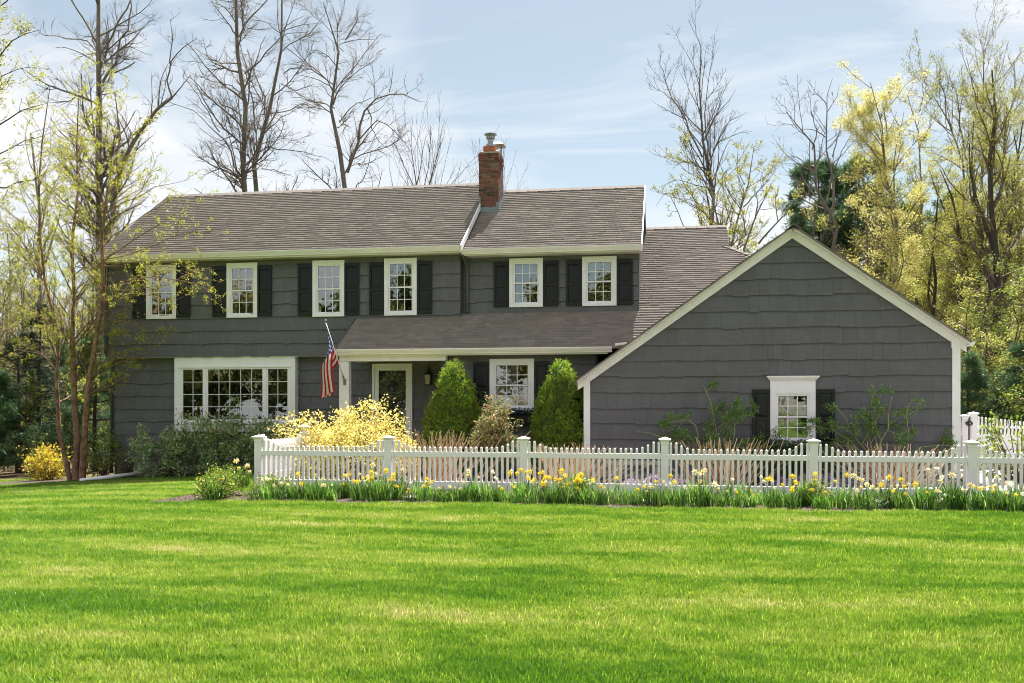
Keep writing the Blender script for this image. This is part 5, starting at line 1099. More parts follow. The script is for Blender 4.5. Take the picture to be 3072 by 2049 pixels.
for (p, a, b) in (A[0], A[7]):
    for q in range(900):
        i = rr.integers(0, len(p) - 1); t = rr.random(); x = p[i][0] * (1 - t) + p[i + 1][0] * t + rr.normal() * 11; y = p[i][1] * (1 - t) + p[i + 1][1] * t
        if y > 330: ivy.append(at(x, y, 50 + rr.normal() * .3))
bare('tall_forked_tree', 'tallest bare tree left of the house, twin trunked with vine leaves on its bark', A, 50, 1, dict(n=500, size=(.10, .2), mat=M_lolive, zlo=5, keep=lambda p: p[:, 2] < 14), extra=np.array(ivy))
B1 = T((500, 0), .3954, [([(590, 1460), (595, 1300), (590, 1100), (595, 900), (590, 700), (575, 560), (550, 400), (540, 280), (530, 130), (525, -40)], 8.5, 4.5), ([(590, 560), (640, 530), (720, 440), (830, 310), (930, 250), (1080, 240)], 3.4, .8), ([(550, 280), (600, 180), (680, 90), (760, 0), (800, -50)], 3.2, 1.2), ([(530, 270), (470, 180), (400, 90), (330, 0)], 3, 1),
    ([(575, 1350), (520, 1280), (490, 1140), (400, 1000), (300, 930), (150, 800), (0, 770)], 3.8, .9), ([(400, 1000), (330, 880), (200, 660), (120, 580)], 2.4, .7), ([(560, 480), (450, 480), (390, 480), (260, 420)], 2.4, .7), ([(570, 880), (500, 820), (420, 800), (390, 755)], 2.6, 1.8), ([(575, 1000), (545, 930), (520, 910)], 2.4, 1.6), ([(560, 1340), (440, 1270), (350, 1210), (310, 1180), (230, 1190)], 2.8, .8), ([(560, 700), (480, 640), (330, 620), (250, 530)], 2.2, .7), ([(600, 1100), (640, 980), (610, 900)], 2, .8)])
bare('straight_bare_tree', 'straight grey bare tree behind the left roof, left of a close pair', B1, 50, 2)
B2 = T((500, 0), .3954, [([(700, 1455), (695, 1300), (690, 1150), (690, 1010), (740, 880), (800, 800), (860, 720), (880, 570), (875, 400), (860, 270), (870, 60), (875, -30)], 7.5, 2.2), ([(680, 1010), (660, 930), (655, 760), (630, 680), (600, 560)], 3.4, 1), ([(740, 870), (745, 730), (700, 640), (660, 500), (610, 380)], 3.2, 1), ([(885, 560), (940, 520), (1010, 510), (1080, 560)], 2.4, .7), ([(710, 1150), (780, 1110), (880, 1140), (1000, 1145), (1100, 1170), (1260, 1230)], 2.6, .6), ([(700, 1060), (760, 980), (870, 890), (1080, 780)], 2.4, .6), ([(720, 870), (900, 850), (1050, 780), (1130, 840)], 2.2, .6), ([(860, 270), (920, 180), (1040, 120)], 2, .6), ([(870, 640), (980, 690), (1120, 640)], 1.8, .6), ([(720, 1280), (820, 1290), (960, 1340)], 1.8, .6)])
bare('leaning_bare_tree', 'bare tree bending right behind the left roof, right of a close pair', B2, 53, 3)
Cc = T((500, 0), .3954, [([(1360, 1440), (1360, 1320), (1310, 1210), (1315, 1130), (1340, 1060), (1310, 950), (1285, 830), (1290, 710), (1320, 630), (1325, 480), (1335, 380), (1350, 300), (1330, 220), (1250, 130), (1190, 20)], 8, 1.2), ([(1355, 300), (1420, 210), (1450, 140), (1440, 60)], 2.8, .8), ([(1370, 1310), (1410, 1220), (1430, 1110), (1460, 1040), (1465, 940), (1500, 830), (1530, 780), (1600, 740), (1720, 715), (1830, 720), (1900, 760)], 6, .8),
    ([(1310, 930), (1360, 850), (1430, 790), (1560, 740)], 2.4, 1), ([(1275, 820), (1180, 780), (1080, 770), (1010, 720)], 2.4, .7), ([(1290, 710), (1230, 640), (1130, 600), (1010, 570)], 2.6, .7), ([(1310, 530), (1250, 450), (1170, 390), (1050, 370)], 2.4, .7), ([(1340, 390), (1280, 330), (1210, 270)], 2, .7), ([(1460, 1060), (1560, 950), (1590, 920), (1650, 930), (1720, 990), (1790, 1060), (1850, 1150)], 2.8, .8), ([(1520, 820), (1550, 880), (1560, 980), (1600, 1060), (1650, 1110)], 2.4, .8), ([(1430, 1440), (1440, 1390), (1490, 1380), (1530, 1240), (1560, 1130)], 2.4, .8), ([(1580, 740), (1570, 600), (1555, 470)], 1.8, .6), ([(1690, 700), (1710, 600), (1720, 490)], 1.6, .5), ([(1325, 630), (1400, 580), (1500, 590)], 1.8, .5), ([(1345, 320), (1450, 300), (1580, 300)], 1.6, .5), ([(1830, 720), (1800, 620), (1820, 540)], 1.2, .4)])
bare('gnarled_bare_tree', 'crooked forked bare tree behind the roof left of the chimney', Cc, 50, 4)
BROOM = [dict(per_m=1.6, t0=.15, t1=1, ang=24, ratio=.55, rr=.6, k=6, wig=.08, up=.12, lmin=.8, rmin=.014), dict(per_m=1.6, t0=.15, t1=1, ang=26, ratio=.5, rr=.6, k=5, wig=.1, up=.1, lmin=.5, rmin=.009)]
for i, (sp, lb) in enumerate(((T((500, 0), .3954, [([(1890, 1425), (1890, 1280), (1850, 1100)], 3, .8), ([(1880, 1420), (1800, 1260), (1740, 1100)], 2, .6), ([(1895, 1400), (1930, 1250), (1960, 1050)], 2.2, .6)]), 'bushy bare treetop just above the roof left of the chimney'), (T((500, 0), .3954, [([(1960, 1425), (2030, 1260), (2080, 1080)], 2.6, .7), ([(1955, 1425), (1990, 1250), (2000, 1040)], 1.8, .5)]), 'fan shaped bare treetop touching the chimney side'), (T((500, 0), .3954, [([(2440, 1460), (2400, 1360), (2340, 1280)], 1.8, .5), ([(2445, 1460), (2480, 1330), (2500, 1180)], 1.6, .5)]), 'small bare treetop right behind the chimney'), (T((500, 0), .3954, [([(2110, 1430), (2200, 1330), (2280, 1260)], 1.8, .5)]), 'low slanting bare treetop at the chimney foot'))): bare('bare_treetop', lb, sp, 56 + i, 10 + i, levels=BROOM, group='small treetops above the ridge')
D = T((1850, 100), .421, [([(665, 1370), (660, 1200), (650, 1050), (620, 900), (615, 720), (605, 500), (600, 400), (590, 200), (600, 80)], 6.5, .8), ([(610, 880), (545, 740), (510, 640), (440, 520), (380, 430), (340, 340), (320, 230), (290, 190)], 3.4, .6), ([(620, 960), (520, 920), (440, 890), (350, 885), (260, 860)], 2.2, .5), ([(655, 1030), (680, 930), (650, 800), (635, 600), (640, 450), (650, 300), (690, 150)], 3.4, .6), ([(680, 880), (710, 780), (800, 740), (930, 690)], 2, .5), ([(645, 690), (720, 560), (800, 480), (850, 400)], 2, .5), ([(500, 620), (400, 570), (250, 480)], 1.8, .4), ([(690, 830), (790, 640), (930, 560)], 1.8, .4), ([(600, 560), (520, 420), (460, 200)], 1.8, .4), ([(440, 520), (330, 420), (230, 370)], 1.5, .4), ([(600, 420), (560, 260), (530, 130)], 1.5, .4), ([(640, 470), (700, 400), (760, 300)], 1.5, .4)])
DENSE = [dict(per_m=1.7, t0=.12, t1=1, ang=36, ratio=.5, rr=.55, k=6, wig=.13, up=.14, sides=4, lmin=.8, lmax=3.4, rmin=.012), dict(per_m=2.9, t0=.12, t1=1, ang=36, ratio=.5, rr=.6, k=5, wig=.18, up=.12, lmin=.4, rmin=.008), dict(per_m=4.8, t0=.12, t1=1, ang=36, ratio=.55, rr=.65, k=3, wig=.2, up=.1, lmin=.16, rmin=.0065)]
bare('vase_shaped_bare_tree', 'tall vase shaped bare tree standing alone between house and garage roofs', D, 55, 5, levels=DENSE)
LV2 = [dict(per_m=1.7, t0=.15, t1=1, ang=45, ratio=.40, rr=.55, k=6, wig=.18, up=.08, sides=4, lmin=.5, lmax=2.8, rmin=.013), dict(per_m=2.8, t0=.15, t1=1, ang=46, ratio=.5, rr=.6, k=5, wig=.2, up=.06, lmin=.35, rmin=.0085), dict(per_m=3.0, t0=.2, t1=1, ang=45, ratio=.5, rr=.65, k=3, wig=.2, up=.05, lmin=.18, rmin=.007)]
E1 = T((1850, 100), .421, [([(800, 1440), (830, 1330), (900, 1240), (910, 1080), (940, 900), (980, 800)], 4, .7), ([(900, 1240), (1050, 1080), (1140, 960)], 2.6, .6), ([(880, 1250), (800, 1150), (760, 1010), (720, 900)], 2.2, .5), ([(910, 1080), (860, 960), (830, 860)], 1.8, .5), ([(870, 1290), (720, 1230), (560, 1260)], 1.8, .5)])
bare('budding_maple', 'round budding tree with scattered olive leaves right of the vase shaped tree', E1, 46, 6, dict(n=5500, size=(.05, .11), mat=M_lolive, scatter=.06), levels=LV2, bark=M_barkg, group='budding trees')
E2 = T((1850, 100), .421, [([(750, 1370), (735, 1200), (690, 1090), (600, 990), (460, 960)], 3.2, .6), ([(700, 1110), (560, 1080), (420, 1040), (300, 1100)], 2, .5), ([(480, 1380), (430, 1250), (360, 1120), (280, 1230)], 1.8, .5), ([(745, 1300), (640, 1240), (520, 1180), (420, 1180)], 1.8, .5)])
bare('budding_maple', 'low budding tree with olive leaves behind the link roof ridge', E2, 44, 7, dict(n=5200, size=(.05, .10), mat=M_lolive, scatter=.06), levels=LV2, bark=M_barkg, group='budding trees')
E3 = T((1850, 100), .421, [([(900, 1560), (930, 1420), (1010, 1280), (1060, 1180), (1100, 1080)], 4.2, .7), ([(920, 1440), (900, 1300), (870, 1180)], 3, .7), ([(1010, 1500), (1110, 1380), (1200, 1280), (1300, 1150)], 4, .7), ([(1000, 1290), (1000, 1180), (960, 1080)], 2, .6), ([(1150, 1340), (1130, 1200), (1150, 1080)], 2, .5)])
bare('budding_maple', 'many stemmed budding tree with yellow buds left of the garage peak', E3, 40, 8, dict(n=6500, size=(.045, .10), mat=M_lyel, scatter=.06), levels=LV2, bark=M_barkg, group='budding trees')
Fq = T((2350, 100), .421, [([(370, 1540), (330, 1350), (280, 1200), (230, 1000), (205, 830), (150, 750), (80, 650), (20, 560)], 6.5, .8), ([(325, 1350), (340, 1150), (360, 1000), (340, 880), (300, 740), (310, 560), (300, 440), (350, 320)], 5, .7), ([(300, 740), (230, 690), (150, 680), (60, 720)], 2.2, .5), ([(350, 880), (400, 700), (420, 520)], 2.2, .5), ([(205, 830), (240, 700), (200, 560), (190, 450)], 2.2, .5), ([(230, 1000), (100, 880), (0, 880)], 2, .5), ([(360, 960), (450, 780), (520, 640)], 1.8, .5), ([(310, 560), (380, 460), (400, 370)], 1.6, .4)])
bare('twin_bare_tree', 'forked bare tree rising behind the garage peak', Fq, 48, 9, levels=LV2)
# tall bare group at the right edge
H1 = T((2350, 100), .421, [([(1410, 1500), (1410, 880), (1410, 500), (1390, 300), (1430, 70)], 5, .8), ([(1490, 1200), (1490, 810), (1420, 660), (1330, 560), (1240, 300)], 4, .6), ([(1560, 1300), (1560, 800), (1600, 600), (1660, 400), (1640, 200)], 4, .6), ([(1410, 520), (1480, 380), (1560, 200)], 2.2, .5), ([(1400, 420), (1320, 280), (1260, 120)], 2.2, .5), ([(1570, 760), (1530, 560), (1540, 400)], 2.2, .5), ([(1600, 600), (1700, 480), (1760, 330)], 2, .5)])
bare('tall_budding_tree', 'tallest many branched tree at the right edge with few leaves', H1, 58, 11, dict(n=5500, size=(.05, .11), mat=M_lolive, scatter=.08), levels=DENSE, group='tall trees at the right')
H2 = T((2350, 100), .421, [([(1290, 1500), (1270, 920), (1200, 700), (1120, 500), (1000, 330)], 4.4, .7), ([(1300, 890), (1260, 620), (1240, 420), (1180, 300)], 3, .6), ([(1200, 700), (1080, 620), (980, 520)], 2, .5), ([(1160, 600), (1150, 430), (1100, 320)], 2, .5)])
bare('tall_budding_tree', 'tall slanting tree with thin crown left of the tallest right hand tree', H2, 56, 12, dict(n=6000, size=(.05, .12), mat=M_lolive, scatter=.08), levels=DENSE, group='tall trees at the right')
H3 = T((2350, 100), .421, [([(975, 1500), (975, 900), (975, 690), (960, 520), (880, 430)], 3.4, .7), ([(970, 560), (1000, 430), (990, 350)], 2, .5), ([(975, 800), (1050, 650), (1060, 560)], 1.8, .5)])
bare('tall_budding_tree', 'narrow olive leaved tree just right of the pale yellow maple', H3, 52, 13, dict(n=7500, size=(.05, .12), mat=M_lolive, scatter=.09), levels=LV2, group='tall trees at the right')
G = T((2350, 100), .421, [([(745, 1560), (745, 1300), (745, 1050), (735, 700), (700, 520), (650, 430), (620, 350)], 5, .8), ([(740, 720), (720, 560), (760, 350)], 2.4, .6), ([(790, 1560), (790, 1200), (800, 900), (830, 700), (860, 560)], 3.2, .7), ([(745, 1050), (640, 900), (540, 800)], 2, .6), ([(800, 950), (900, 820), (1000, 720)], 2, .6), ([(745, 1300), (620, 1180), (530, 1060)], 2, .6), ([(750, 1250), (880, 1150), (980, 1020)], 2, .6), ([(745, 1440), (900, 1380), (1080, 1320)], 2, .6), ([(745, 1400), (600, 1330), (520, 1290)], 1.8, .5)])
bare('pale_yellow_maple', 'pale yellow flowering maple, tallest bright tree right of the garage peak', G, 38, 14, dict(n=42000, size=(.035, .085), mat=M_lpale, scatter=.10, flat=.3), levels=LV2, group='flowering maples')
def atree(name, label, x, Y, h, r0, seed, leaf, forks=2, lean=0, bark=M_barkd, twig=M_twig, levels=LV2, group=None, wob=.012):
    P0, R0 = auto_limbs(x, Y, h, r0, seed, lean, forks, wob=wob); return grow_tree(name, label, P0, R0, levels, bark, twig, seed + 9, leaf, group=group)
OPEN = [dict(per_m=6, t0=.12, t1=1, ang=68, ratio=.30, rr=.45, k=6, wig=.10, up=.04, sides=4, lmin=.5, lmax=2.4, rmin=.010), dict(per_m=4.2, t0=.2, t1=1, ang=48, ratio=.42, rr=.6, k=4, wig=.16, up=.03, lmin=.25, rmin=.008), dict(per_m=4.0, t0=.2, t1=1, ang=45, ratio=.55, rr=.6, k=3, wig=.2, up=.02, lmin=.2, rmin=.005)]
rt = [(2930, 42, 13.5, .20, M_lyel, 3500, 'dark trunked yellow leaved tree nearest the right garage eave'), (2985, 40, 15.0, .22, M_lolive, 3800, 'dark crooked trunk with brownish twigs, thickest at the far right'), (3022, 47, 15.5, .24, M_lolive, 3600, 'straight dark trunk at the far right behind the crooked one'), (3068, 44, 14, .18, M_lyel, 3600, 'yellow leaved tree cut by the right picture edge'), (2800, 45, 11.5, .15, M_lyel, 4800, 'yellow green tree behind the right garage roof slope'), (2875, 50, 12.5, .16, M_lolive, 3800, 'olive tree between two yellow ones beyond the garage eave'), (2735, 52, 10.5, .15, M_lolive, 3600, 'olive haze tree behind the right garage roof slope')]
for i, (x, Y, h, r0, m, n, lb) in enumerate(rt): atree('woodland_tree', lb, x, Y, h, r0, 100 + i, dict(n=int(n * 5), size=(.035, .085), mat=m, scatter=.10, flat=.4), 2, group='woodland trees at the right')
und = [(2905, 32, 5.2, 'layered yellow green sapling beside the garage corner board'), (2958, 34, 6.2, 'layered yellow green sapling behind the privacy fence post'), (3048, 31, 5.4, 'bright yellow sapling at the right edge above the privacy fence'), (3090, 29, 6.0, 'brightest yellow sapling reaching in from the right edge')]
for i, (x, Y, h, lb) in enumerate(und): atree('understory_sapling', lb, x, Y, h, .06, 130 + i, dict(n=5500, size=(.04, .085), mat=M_lyel if i % 2 == 0 else M_lfresh, scatter=.07, flat=.6), 1, levels=OPEN, group='yellow saplings at the right')
# pines and hemlocks
def conifer(name, label, x, Y, h, w, r0, seed, mat, n_wh=16, needles=26, nl=(.14, .26), zbase=.12, droop=-.02, group=None, aspect=.10, sub=6):
    r = np.random.default_rng(seed); P0, R0 = auto_limbs(x, Y, h, r0, seed, 0, 0, wob=.004)
    org = np.array((P0[0][0][0], Y, ghf(P0[0][0][0], Y))); root = empty(name, tuple(org)); tag(root, label, 'conifer', group)
    V, F = tubes(P0, R0, 8); link_mesh('trunk', np_mesh('trunk', V - org, F, M_barkd, smoothed=True), root)
    Bs = []
    for k in range(n_wh):
        t = zbase + (1 - zbase) * (k + r.random()) / n_wh; z = org[2] + h * t; wl = w * (1 - t) ** (.38 if name == 'white_pine' else .7) * (.75 + .5 * r.random()) + .1
        for j in range(5):
            an = r.uniform(0, 2 * np.pi); d = np.array([math.cos(an), math.sin(an), .15]); p = np.array([np.interp(t, np.linspace(0, 1, 9), P0[0][:, 0]), np.interp(t, np.linspace(0, 1, 9), P0[0][:, 1]), z]); Lb = wl * r.uniform(.6, 1.1); pts = [p]
            for q in range(5): d = unit(d + np.array([0, 0, droop]) + r.normal(size=3) * .08); pts.append(pts[-1] + d * Lb / 5)
            Bs.append(pts)
    Bs = np.array(Bs); BR = np.tile(np.linspace(.025, .008, 6), (len(Bs), 1)); C, CR = children(Bs, BR, sub, .2, 1, 50, .38, .6, 4, r, .1, .02, .2, rmin=.006)
    V, F = cat_parts([tubes(Bs, BR, 4), tubes(C, CR, 3)]); link_mesh('boughs', np_mesh('boughs', V - org, F, M_barkd), root)
    c = np.concatenate([C[:, 1], C[:, 2], C[:, 3], Bs[:, -1], Bs[:, 3]]); pts = np.repeat(c, needles, 0) + r.normal(size=(len(c) * needles, 3)) * .05; dirs = np.repeat(unit(r.normal(size=(len(c), 3)) * .5 + np.array([0, 0, .4])), needles, 0)
    V, F = leaves(pts, nl[0], nl[1], r, aspect, dirs=dirs, spread=1.6); link_mesh('needles', np_mesh('needles', V - org, F, mat), root)
CON = [('white_pine', 'dark pine behind the forked bare tree at the garage peak', 2455, 62, 16.8, 5.4, .22, M_lpine, 26, 13, (.28, .5)), ('white_pine', 'dark pine left behind the pale yellow maple', 2575, 60, 16.4, 5.4, .22, M_lpine, 26, 13, (.28, .5)), ('white_pine', 'dark pine right behind the pale yellow maple', 2710, 58, 13.0, 3.6, .2, M_lpine, 22, 9, (.25, .45)),
       ('white_pine', 'dark tall pine behind the yellow trees right of the garage', 2850, 60, 14.0, 3.8, .2, M_lpine, 22, 9, (.25, .45)), ('young_pine', 'soft green young pine between garage corner and privacy fence', 2905, 30, 2.9, 1.1, .06, M_lpinel, 10, 16, (.10, .2)), ('young_pine', 'soft green young pine at the right picture edge', 3062, 30, 3.1, 1.4, .07, M_lpinel, 10, 16, (.10, .2)),
       ('hemlock', 'dark hemlock left of the birch trunks', 118, 27.5, 5.3, 2.0, .11, M_lhem, 20, 16, (.06, .13)), ('hemlock', 'darkest hemlock at the left, partly behind the amber shrub', 55, 29, 4.6, 2.1, .11, M_lhem, 18, 16, (.06, .13)), ('young_pine', 'soft green young pine right behind the birch trunks', 285, 27, 4.2, 1.7, .09, M_lpinel, 14, 18, (.10, .2)), ('young_pine', 'soft green young pine at the left picture edge', -15, 26, 3.2, 1.2, .07, M_lpinel, 11, 18, (.10, .2)), ('young_pine', 'soft green young pine behind and left of the birch', 190, 31, 4.4, 1.6, .08, M_lpinel, 12, 16, (.11, .22))]
for i, (nm_, lb, x, Y, h, w, r0, m, nw, nd, nl) in enumerate(CON): conifer(nm_, lb, x, Y, h, w, r0, 200 + i, m, nw, nd, nl, group={'white_pine': 'tall pines at the right', 'young_pine': 'soft young pines', 'hemlock': 'dark hemlocks'}[nm_], zbase=.30 if nm_ == 'white_pine' else .05, sub=9 if nm_ == 'white_pine' else 6)
# left woodland trees
Lg = [([(112, 1160), (112, 1000), (115, 850), (118, 700), (105, 600), (90, 520), (92, 400)], 9, 2), ([(115, 850), (150, 740), (180, 640), (165, 560)], 4, .8), ([(118, 700), (140, 620), (135, 520)], 3, .7), ([(112, 760), (60, 740), (0, 745)], 2.4, .6)]
bare('grey_trunk_tree', 'thick grey trunk between the left and middle birch stems', Lg, 42, 15, dict(n=900, size=(.08, .16), mat=M_lyel, scatter=.08), levels=LV2, bark=M_barkg, group='woodland trees at the left')
for i, (x, Y, h, m, n, lb) in enumerate(((20, 38, 9.5, M_lrust, 1700, 'thin rusty budded sapling nearest the left edge'), (65, 40, 11.5, M_lyel, 2600, 'thin yellow leaved sapling left of the grey trunk'), (165, 46, 12, M_lrust, 1900, 'thin rusty budded sapling between birch stems'), (255, 40, 9, M_lrust, 1500, 'rusty budded sapling between birch and house corner'), (330, 52, 11, M_lrust, 2000, 'rusty budded treetop over the left roof corner'), (-25, 34, 11, M_lyel, 3000, 'yellow leaved tree entering at the left edge'))): atree('thin_sapling', lb, x, Y, h, .07, 160 + i, dict(n=int(n * 1.8), size=(.04, .085), mat=m, scatter=.07), 2, levels=LV2, group='saplings at the left', bark=M_bark)
Tl = [([(-150, 1470), (-150, 900), (-140, 500), (-130, 200), (-120, -80)], 16, 6), ([(-140, 600), (-60, 560), (20, 555), (100, 540), (170, 500)], 4, .8), ([(-140, 480), (-40, 400), (60, 330), (140, 310)], 4, .8), ([(-135, 330), (-40, 220), (40, 120), (120, 90)], 4, .8), ([(-130, 200), (-60, 80), (20, 0), (70, -60)], 4, .8), ([(-140, 420), (-60, 300), (20, 220), (90, 200)], 3, .7), ([(-140, 560), (-40, 480), (60, 430), (150, 400)], 3.4, .7)]
bare('yellow_leaved_maple', 'large maple with glowing yellow green leaves leaning in at the top left corner', Tl, 27, 16, dict(n=12000, size=(.04, .09), mat=M_lyel, scatter=.09, flat=.3), levels=[dict(LV2[0], per_m=1.6, lmax=1.8), LV2[1], LV2[2]], group='woodland trees at the left', bark=M_barkd)
# river birch clump in front of the left corner
Bi = [([(226, 1442), (222, 1340), (216, 1168), (220, 1053), (216, 976), (212, 900), (221, 660), (235, 517), (238, 373), (236, 290)], 10.5, 1.2), ([(210, 1442), (199, 1340), (187, 1206), (172, 1114), (153, 976), (142, 900), (123, 717), (120, 545), (135, 373), (150, 260)], 9, 1.2), ([(246, 1442), (253, 1340), (264, 1206), (281, 1072), (285, 976), (294, 900), (313, 717), (327, 574), (333, 402), (345, 280)], 12.5, 1.4),
    ([(305, 780), (370, 770), (450, 740), (540, 700), (640, 690)], 2, .5), ([(298, 860), (380, 870), (480, 860), (560, 830), (610, 800)], 2, .5), ([(292, 930), (330, 960), (400, 975)], 1.6, .4), ([(310, 740), (360, 690), (440, 640), (520, 600), (600, 590)], 2, .5), ([(303, 800), (360, 800), (420, 770)], 1.6, .4),
    ([(300, 805), (330, 765), (400, 720), (470, 680), (560, 620)], 3, .6), ([(292, 920), (340, 890), (420, 880), (520, 905)], 2.2, .5), ([(296, 880), (360, 840), (470, 830), (590, 850), (640, 880)], 2.2, .5), ([(305, 800), (380, 790), (500, 800), (620, 840)], 2.0, .5), ([(320, 640), (380, 600), (470, 560), (560, 540)], 2.2, .5), ([(318, 680), (370, 640), (430, 560), (470, 480)], 2.2, .5), ([(325, 580), (380, 480), (420, 380)], 2, .5), ([(216, 1000), (150, 880), (80, 760), (0, 690)], 2.2, .5), ([(150, 970), (90, 850), (40, 800)], 2, .5), ([(172, 1114), (120, 1060), (40, 1050)], 2, .5), ([(220, 700), (160, 600), (90, 500)], 2, .5), ([(222, 640), (280, 540), (300, 430)], 1.8, .5), ([(125, 700), (70, 600), (40, 480)], 1.8, .5), ([(187, 1206), (205, 1130), (222, 1100)], 2.4, 1), ([(289, 960), (350, 960), (430, 980), (470, 1010)], 1.6, .4), ([(216, 900), (260, 820), (285, 760)], 1.8, .5)]
BIR = [dict(per_m=4.4, t0=.18, t1=1, ang=40, ratio=.30, rr=.42, k=6, wig=.09, up=.02, sides=4, lmin=.5, lmax=1.7, rmin=.005), dict(per_m=5.0, t0=.12, t1=1, ang=36, ratio=.5, rr=.6, k=5, wig=.12, up=-.03, lmin=.2, rmin=.0036), dict(per_m=3.0, t0=.2, t1=1, ang=34, ratio=.55, rr=.65, k=3, wig=.14, up=-.05, lmin=.1, rmin=.0026)]
rr = np.random.default_rng(77); P0, R0 = limb_set(Bi, 21.75, rr, dscale=.10); P0[..., 1] = np.minimum(P0[..., 1], 22.15)
grow_tree('river_birch', 'three stemmed peeling river birch with tiny spring leaves before the left house corner', P0, R0, BIR, M_birch, M_twigb, 78, dict(n=42000, size=(.018, .042), mat=M_lbirch, scatter=.02, aspect=.7))
M_lroad = leafmat('roadside_leaf', [(0, (.05, .06, .02)), (.6, (.11, .12, .035)), (1, (.22, .21, .06))], .3)
# far woods: one mass of thin trunks, twigs and buds
def scatter(name, label, cat, pts, objs, s0, s1, tilt=.12):
    """one uncountable mass: copies of a few meshes scattered on given points"""
    col_ = bpy.data.collections.new(name + '_variants')
    for me_ in objs: col_.objects.link(bpy.data.objects.new(name + '_variant', me_))
    me = bpy.data.meshes.new(name); me.vertices.add(len(pts)); me.vertices.foreach_set('co', np.asarray(pts, np.float32).ravel()); me.update()
    go = link_mesh(name, me); tag(go, label, cat, kind='stuff')
    g = bpy.data.node_groups.new('scatter_' + name, 'GeometryNodeTree'); g.interface.new_socket('Geometry', in_out='INPUT', socket_type='NodeSocketGeometry'); g.interface.new_socket('Geometry', in_out='OUTPUT', socket_type='NodeSocketGeometry')
    gi, gout = g.nodes.new('NodeGroupInput'), g.nodes.new('NodeGroupOutput'); ip = g.nodes.new('GeometryNodeInstanceOnPoints'); ci = g.nodes.new('GeometryNodeCollectionInfo'); ci.inputs[0].default_value = col_; ci.inputs[1].default_value = True; ci.inputs[2].default_value = True
    rv = g.nodes.new('FunctionNodeRandomValue'); rv.data_type = 'FLOAT_VECTOR'; rv.inputs[0].default_value = (-tilt, -tilt, 0); rv.inputs[1].default_value = (tilt, tilt, 6.283); rs = g.nodes.new('FunctionNodeRandomValue'); rs.inputs[2].default_value = s0; rs.inputs[3].default_value = s1
    ip.inputs['Pick Instance'].default_value = True
    for a, b in ((gi.outputs[0], ip.inputs['Points']), (ci.outputs[0], ip.inputs['Instance']), (rv.outputs[0], ip.inputs['Rotation']), (rs.outputs[1], ip.inputs['Scale']), (ip.outputs[0], gout.inputs[0])): g.links.new(a, b)
    go.modifiers.new('scatter', 'NODES').node_group = g; return go
def woods(name, label, spots, seed, leafms, h, dens=1.0, nl=260, ls=(.12, .28), nv=4, s0=.75, s1=1.2, rw=1.0):
    r = np.random.default_rng(seed); var = []
    for v in range(nv):
        k = 7; P = np.stack([np.cumsum(r.normal(size=k) * .010 * h), np.cumsum(r.normal(size=k) * .010 * h), np.linspace(-.2, h, k)], 1)[None]; Rr = np.linspace(.0105 * h, .002 * h, k)[None] * rw
        C, CR = children(P, Rr, 26 * dens, .12, 1, 50, .26, .5, 5, r, .14, .08, .5, lmax=3, rmin=.012); C2, R2 = children(C, CR, 7 * dens, .15, 1, 45, .55, .6, 4, r, .2, .06, .3, rmin=.008); C3, R3 = children(C2, R2, 3 * dens, .2, 1, 45, .6, .7, 3, r, .2, .06, .2, rmin=.006)
        p = C3[r.integers(0, len(C3), nl), r.integers(1, 3, nl)] + r.normal(size=(nl, 3)) * .10 * h / 12
        V, F = cat_parts([tubes(P, Rr, 6), tubes(C, CR, 3), tubes(C2, R2, 3), tubes(C3, R3, 3)]); V2, F2 = leaves(p, ls[0], ls[1], r, .7)
        var.append(np_mesh(name, np.concatenate([V, V2]), np.concatenate([F, F2 + len(V)]), [M_twig, leafms[v % len(leafms)]], np.concatenate([np.zeros(len(F)), np.ones(len(F2))])))
    scatter(name, label, 'woods', [(x, y, ghf(x, y)) for x, y in spots], var, s0, s1, .04)
r = np.random.default_rng(5)
woods('far_woodland', 'hazy far woodland of thin trunks and spring buds beyond the garden', [(at(r.uniform(-160, 430), HYP, y)[0], y) for y in r.uniform(46, 95, 85)] + [(at(r.uniform(2420, 3250), HYP, y)[0], y) for y in r.uniform(48, 95, 95)], 6, [M_lyel, M_lolive, M_lrust, M_lolive, M_lyel], 12.5, 1.15, 2000, (.05, .11), 5, .7, 1.12)
woods('understory_brush', 'low tangled brush at the wood edge', [(at(r.uniform(-190, 330), HYP, y)[0], y) for y in r.uniform(27, 42, 60)] + [(at(r.uniform(2880, 3300), HYP, y)[0], y) for y in r.uniform(31, 46, 30)], 7, [M_lfresh, M_lyel, M_lolive], 2.8, .8, 1500, (.035, .08), 4, .5, 1.3)
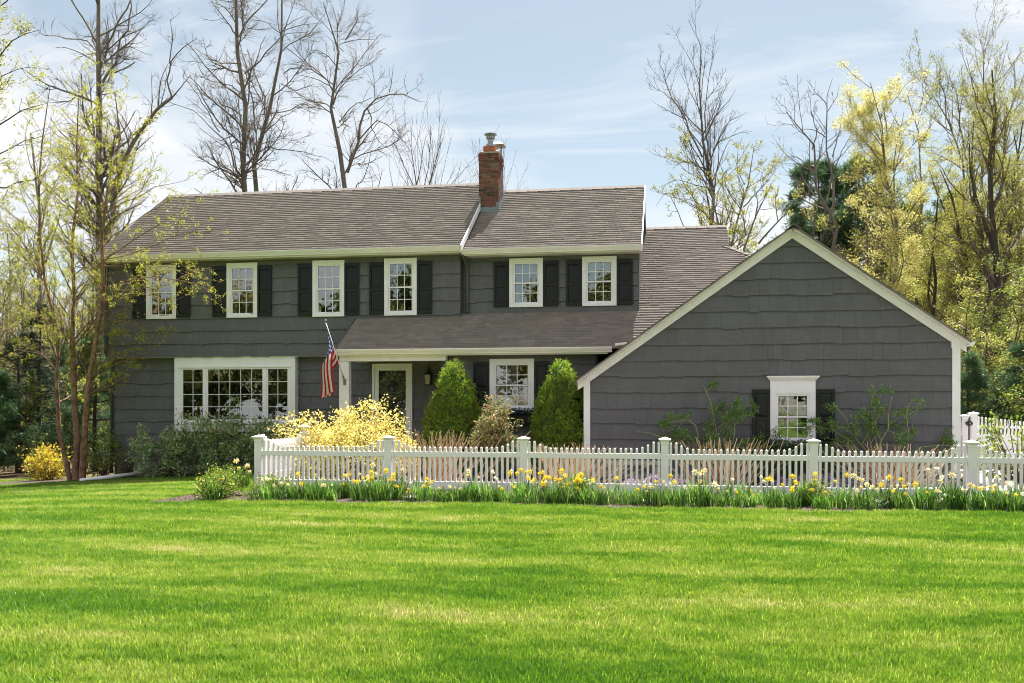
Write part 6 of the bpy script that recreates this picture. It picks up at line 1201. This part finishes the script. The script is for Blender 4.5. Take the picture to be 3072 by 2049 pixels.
woods('roadside_woodland', 'woods across the lawn that show in the window panes', list(zip(r.uniform(-62, 52, 80), r.uniform(-60, -30, 80))), 8, [M_lroad], 13, .6, 2000, (.5, 1.1), 3, .75, 1.2)

# ------------------------------------------------------------------ lawn grass
def tuft(seed, n=46, h=.045, rad=.085):
    r = np.random.default_rng(seed); V, F = [], []
    for i in range(n):
        a, q = r.uniform(0, 2 * np.pi), rad * math.sqrt(r.random()); b = np.array([q * math.cos(a), q * math.sin(a), -.004]); an = r.uniform(0, 2 * np.pi); L_ = h * r.uniform(.5, 1.2); ben = np.array([math.cos(an), math.sin(an), 0]) * L_ * r.uniform(.1, .75); sd = np.array([-math.sin(an), math.cos(an), 0]) * r.uniform(.0016, .0028); k = len(V)
        V += [b - sd, b + sd, b + ben * .4 + np.array([0, 0, L_ * .62]) + sd * .8, b + ben * .4 + np.array([0, 0, L_ * .62]) - sd * .8, b + ben + np.array([0, 0, L_ * .92]), b + ben + np.array([0, 0, L_ * .92])]
        F += [(k, k + 1, k + 2, k + 3), (k + 3, k + 2, k + 4, k + 5)]
    return np_mesh('grass_tuft', np.array(V), np.array(F), M_grass)
r = np.random.default_rng(12)
def lawn_points(n, x0, x1, y0, y1):
    X = r.uniform(x0, x1, n); Y = r.uniform(y0, y1, n); d = -SA * X + CA * Y; u = (CA * X + SA * Y) / np.maximum(d, .1); k = (d > 3.2) & (np.abs(u) < .95) & ~bed_mask(X, Y) & ((Y < 16.5) | (X < -7.5) | ((X > -6.6) & (X < -4.6) & (Y < 19.6))) & (Y < 23.5) & ~((X > -14.4) & (Y > 22.9)); return X[k], Y[k]
Xa, Ya = lawn_points(115000, -13, 11, 3.0, 10); Xb, Yb = lawn_points(112000, -24, 18, 10, 24)
X = np.concatenate([Xa, Xb]); Y = np.concatenate([Ya, Yb]); scatter('grass', 'short mown spring lawn grass with lush and dry patches', 'grass', np.stack([X, Y, gh(X, Y)], 1), [tuft(300 + i, h=.040 + .006 * (i % 3)) for i in range(6)], .65, 1.45)
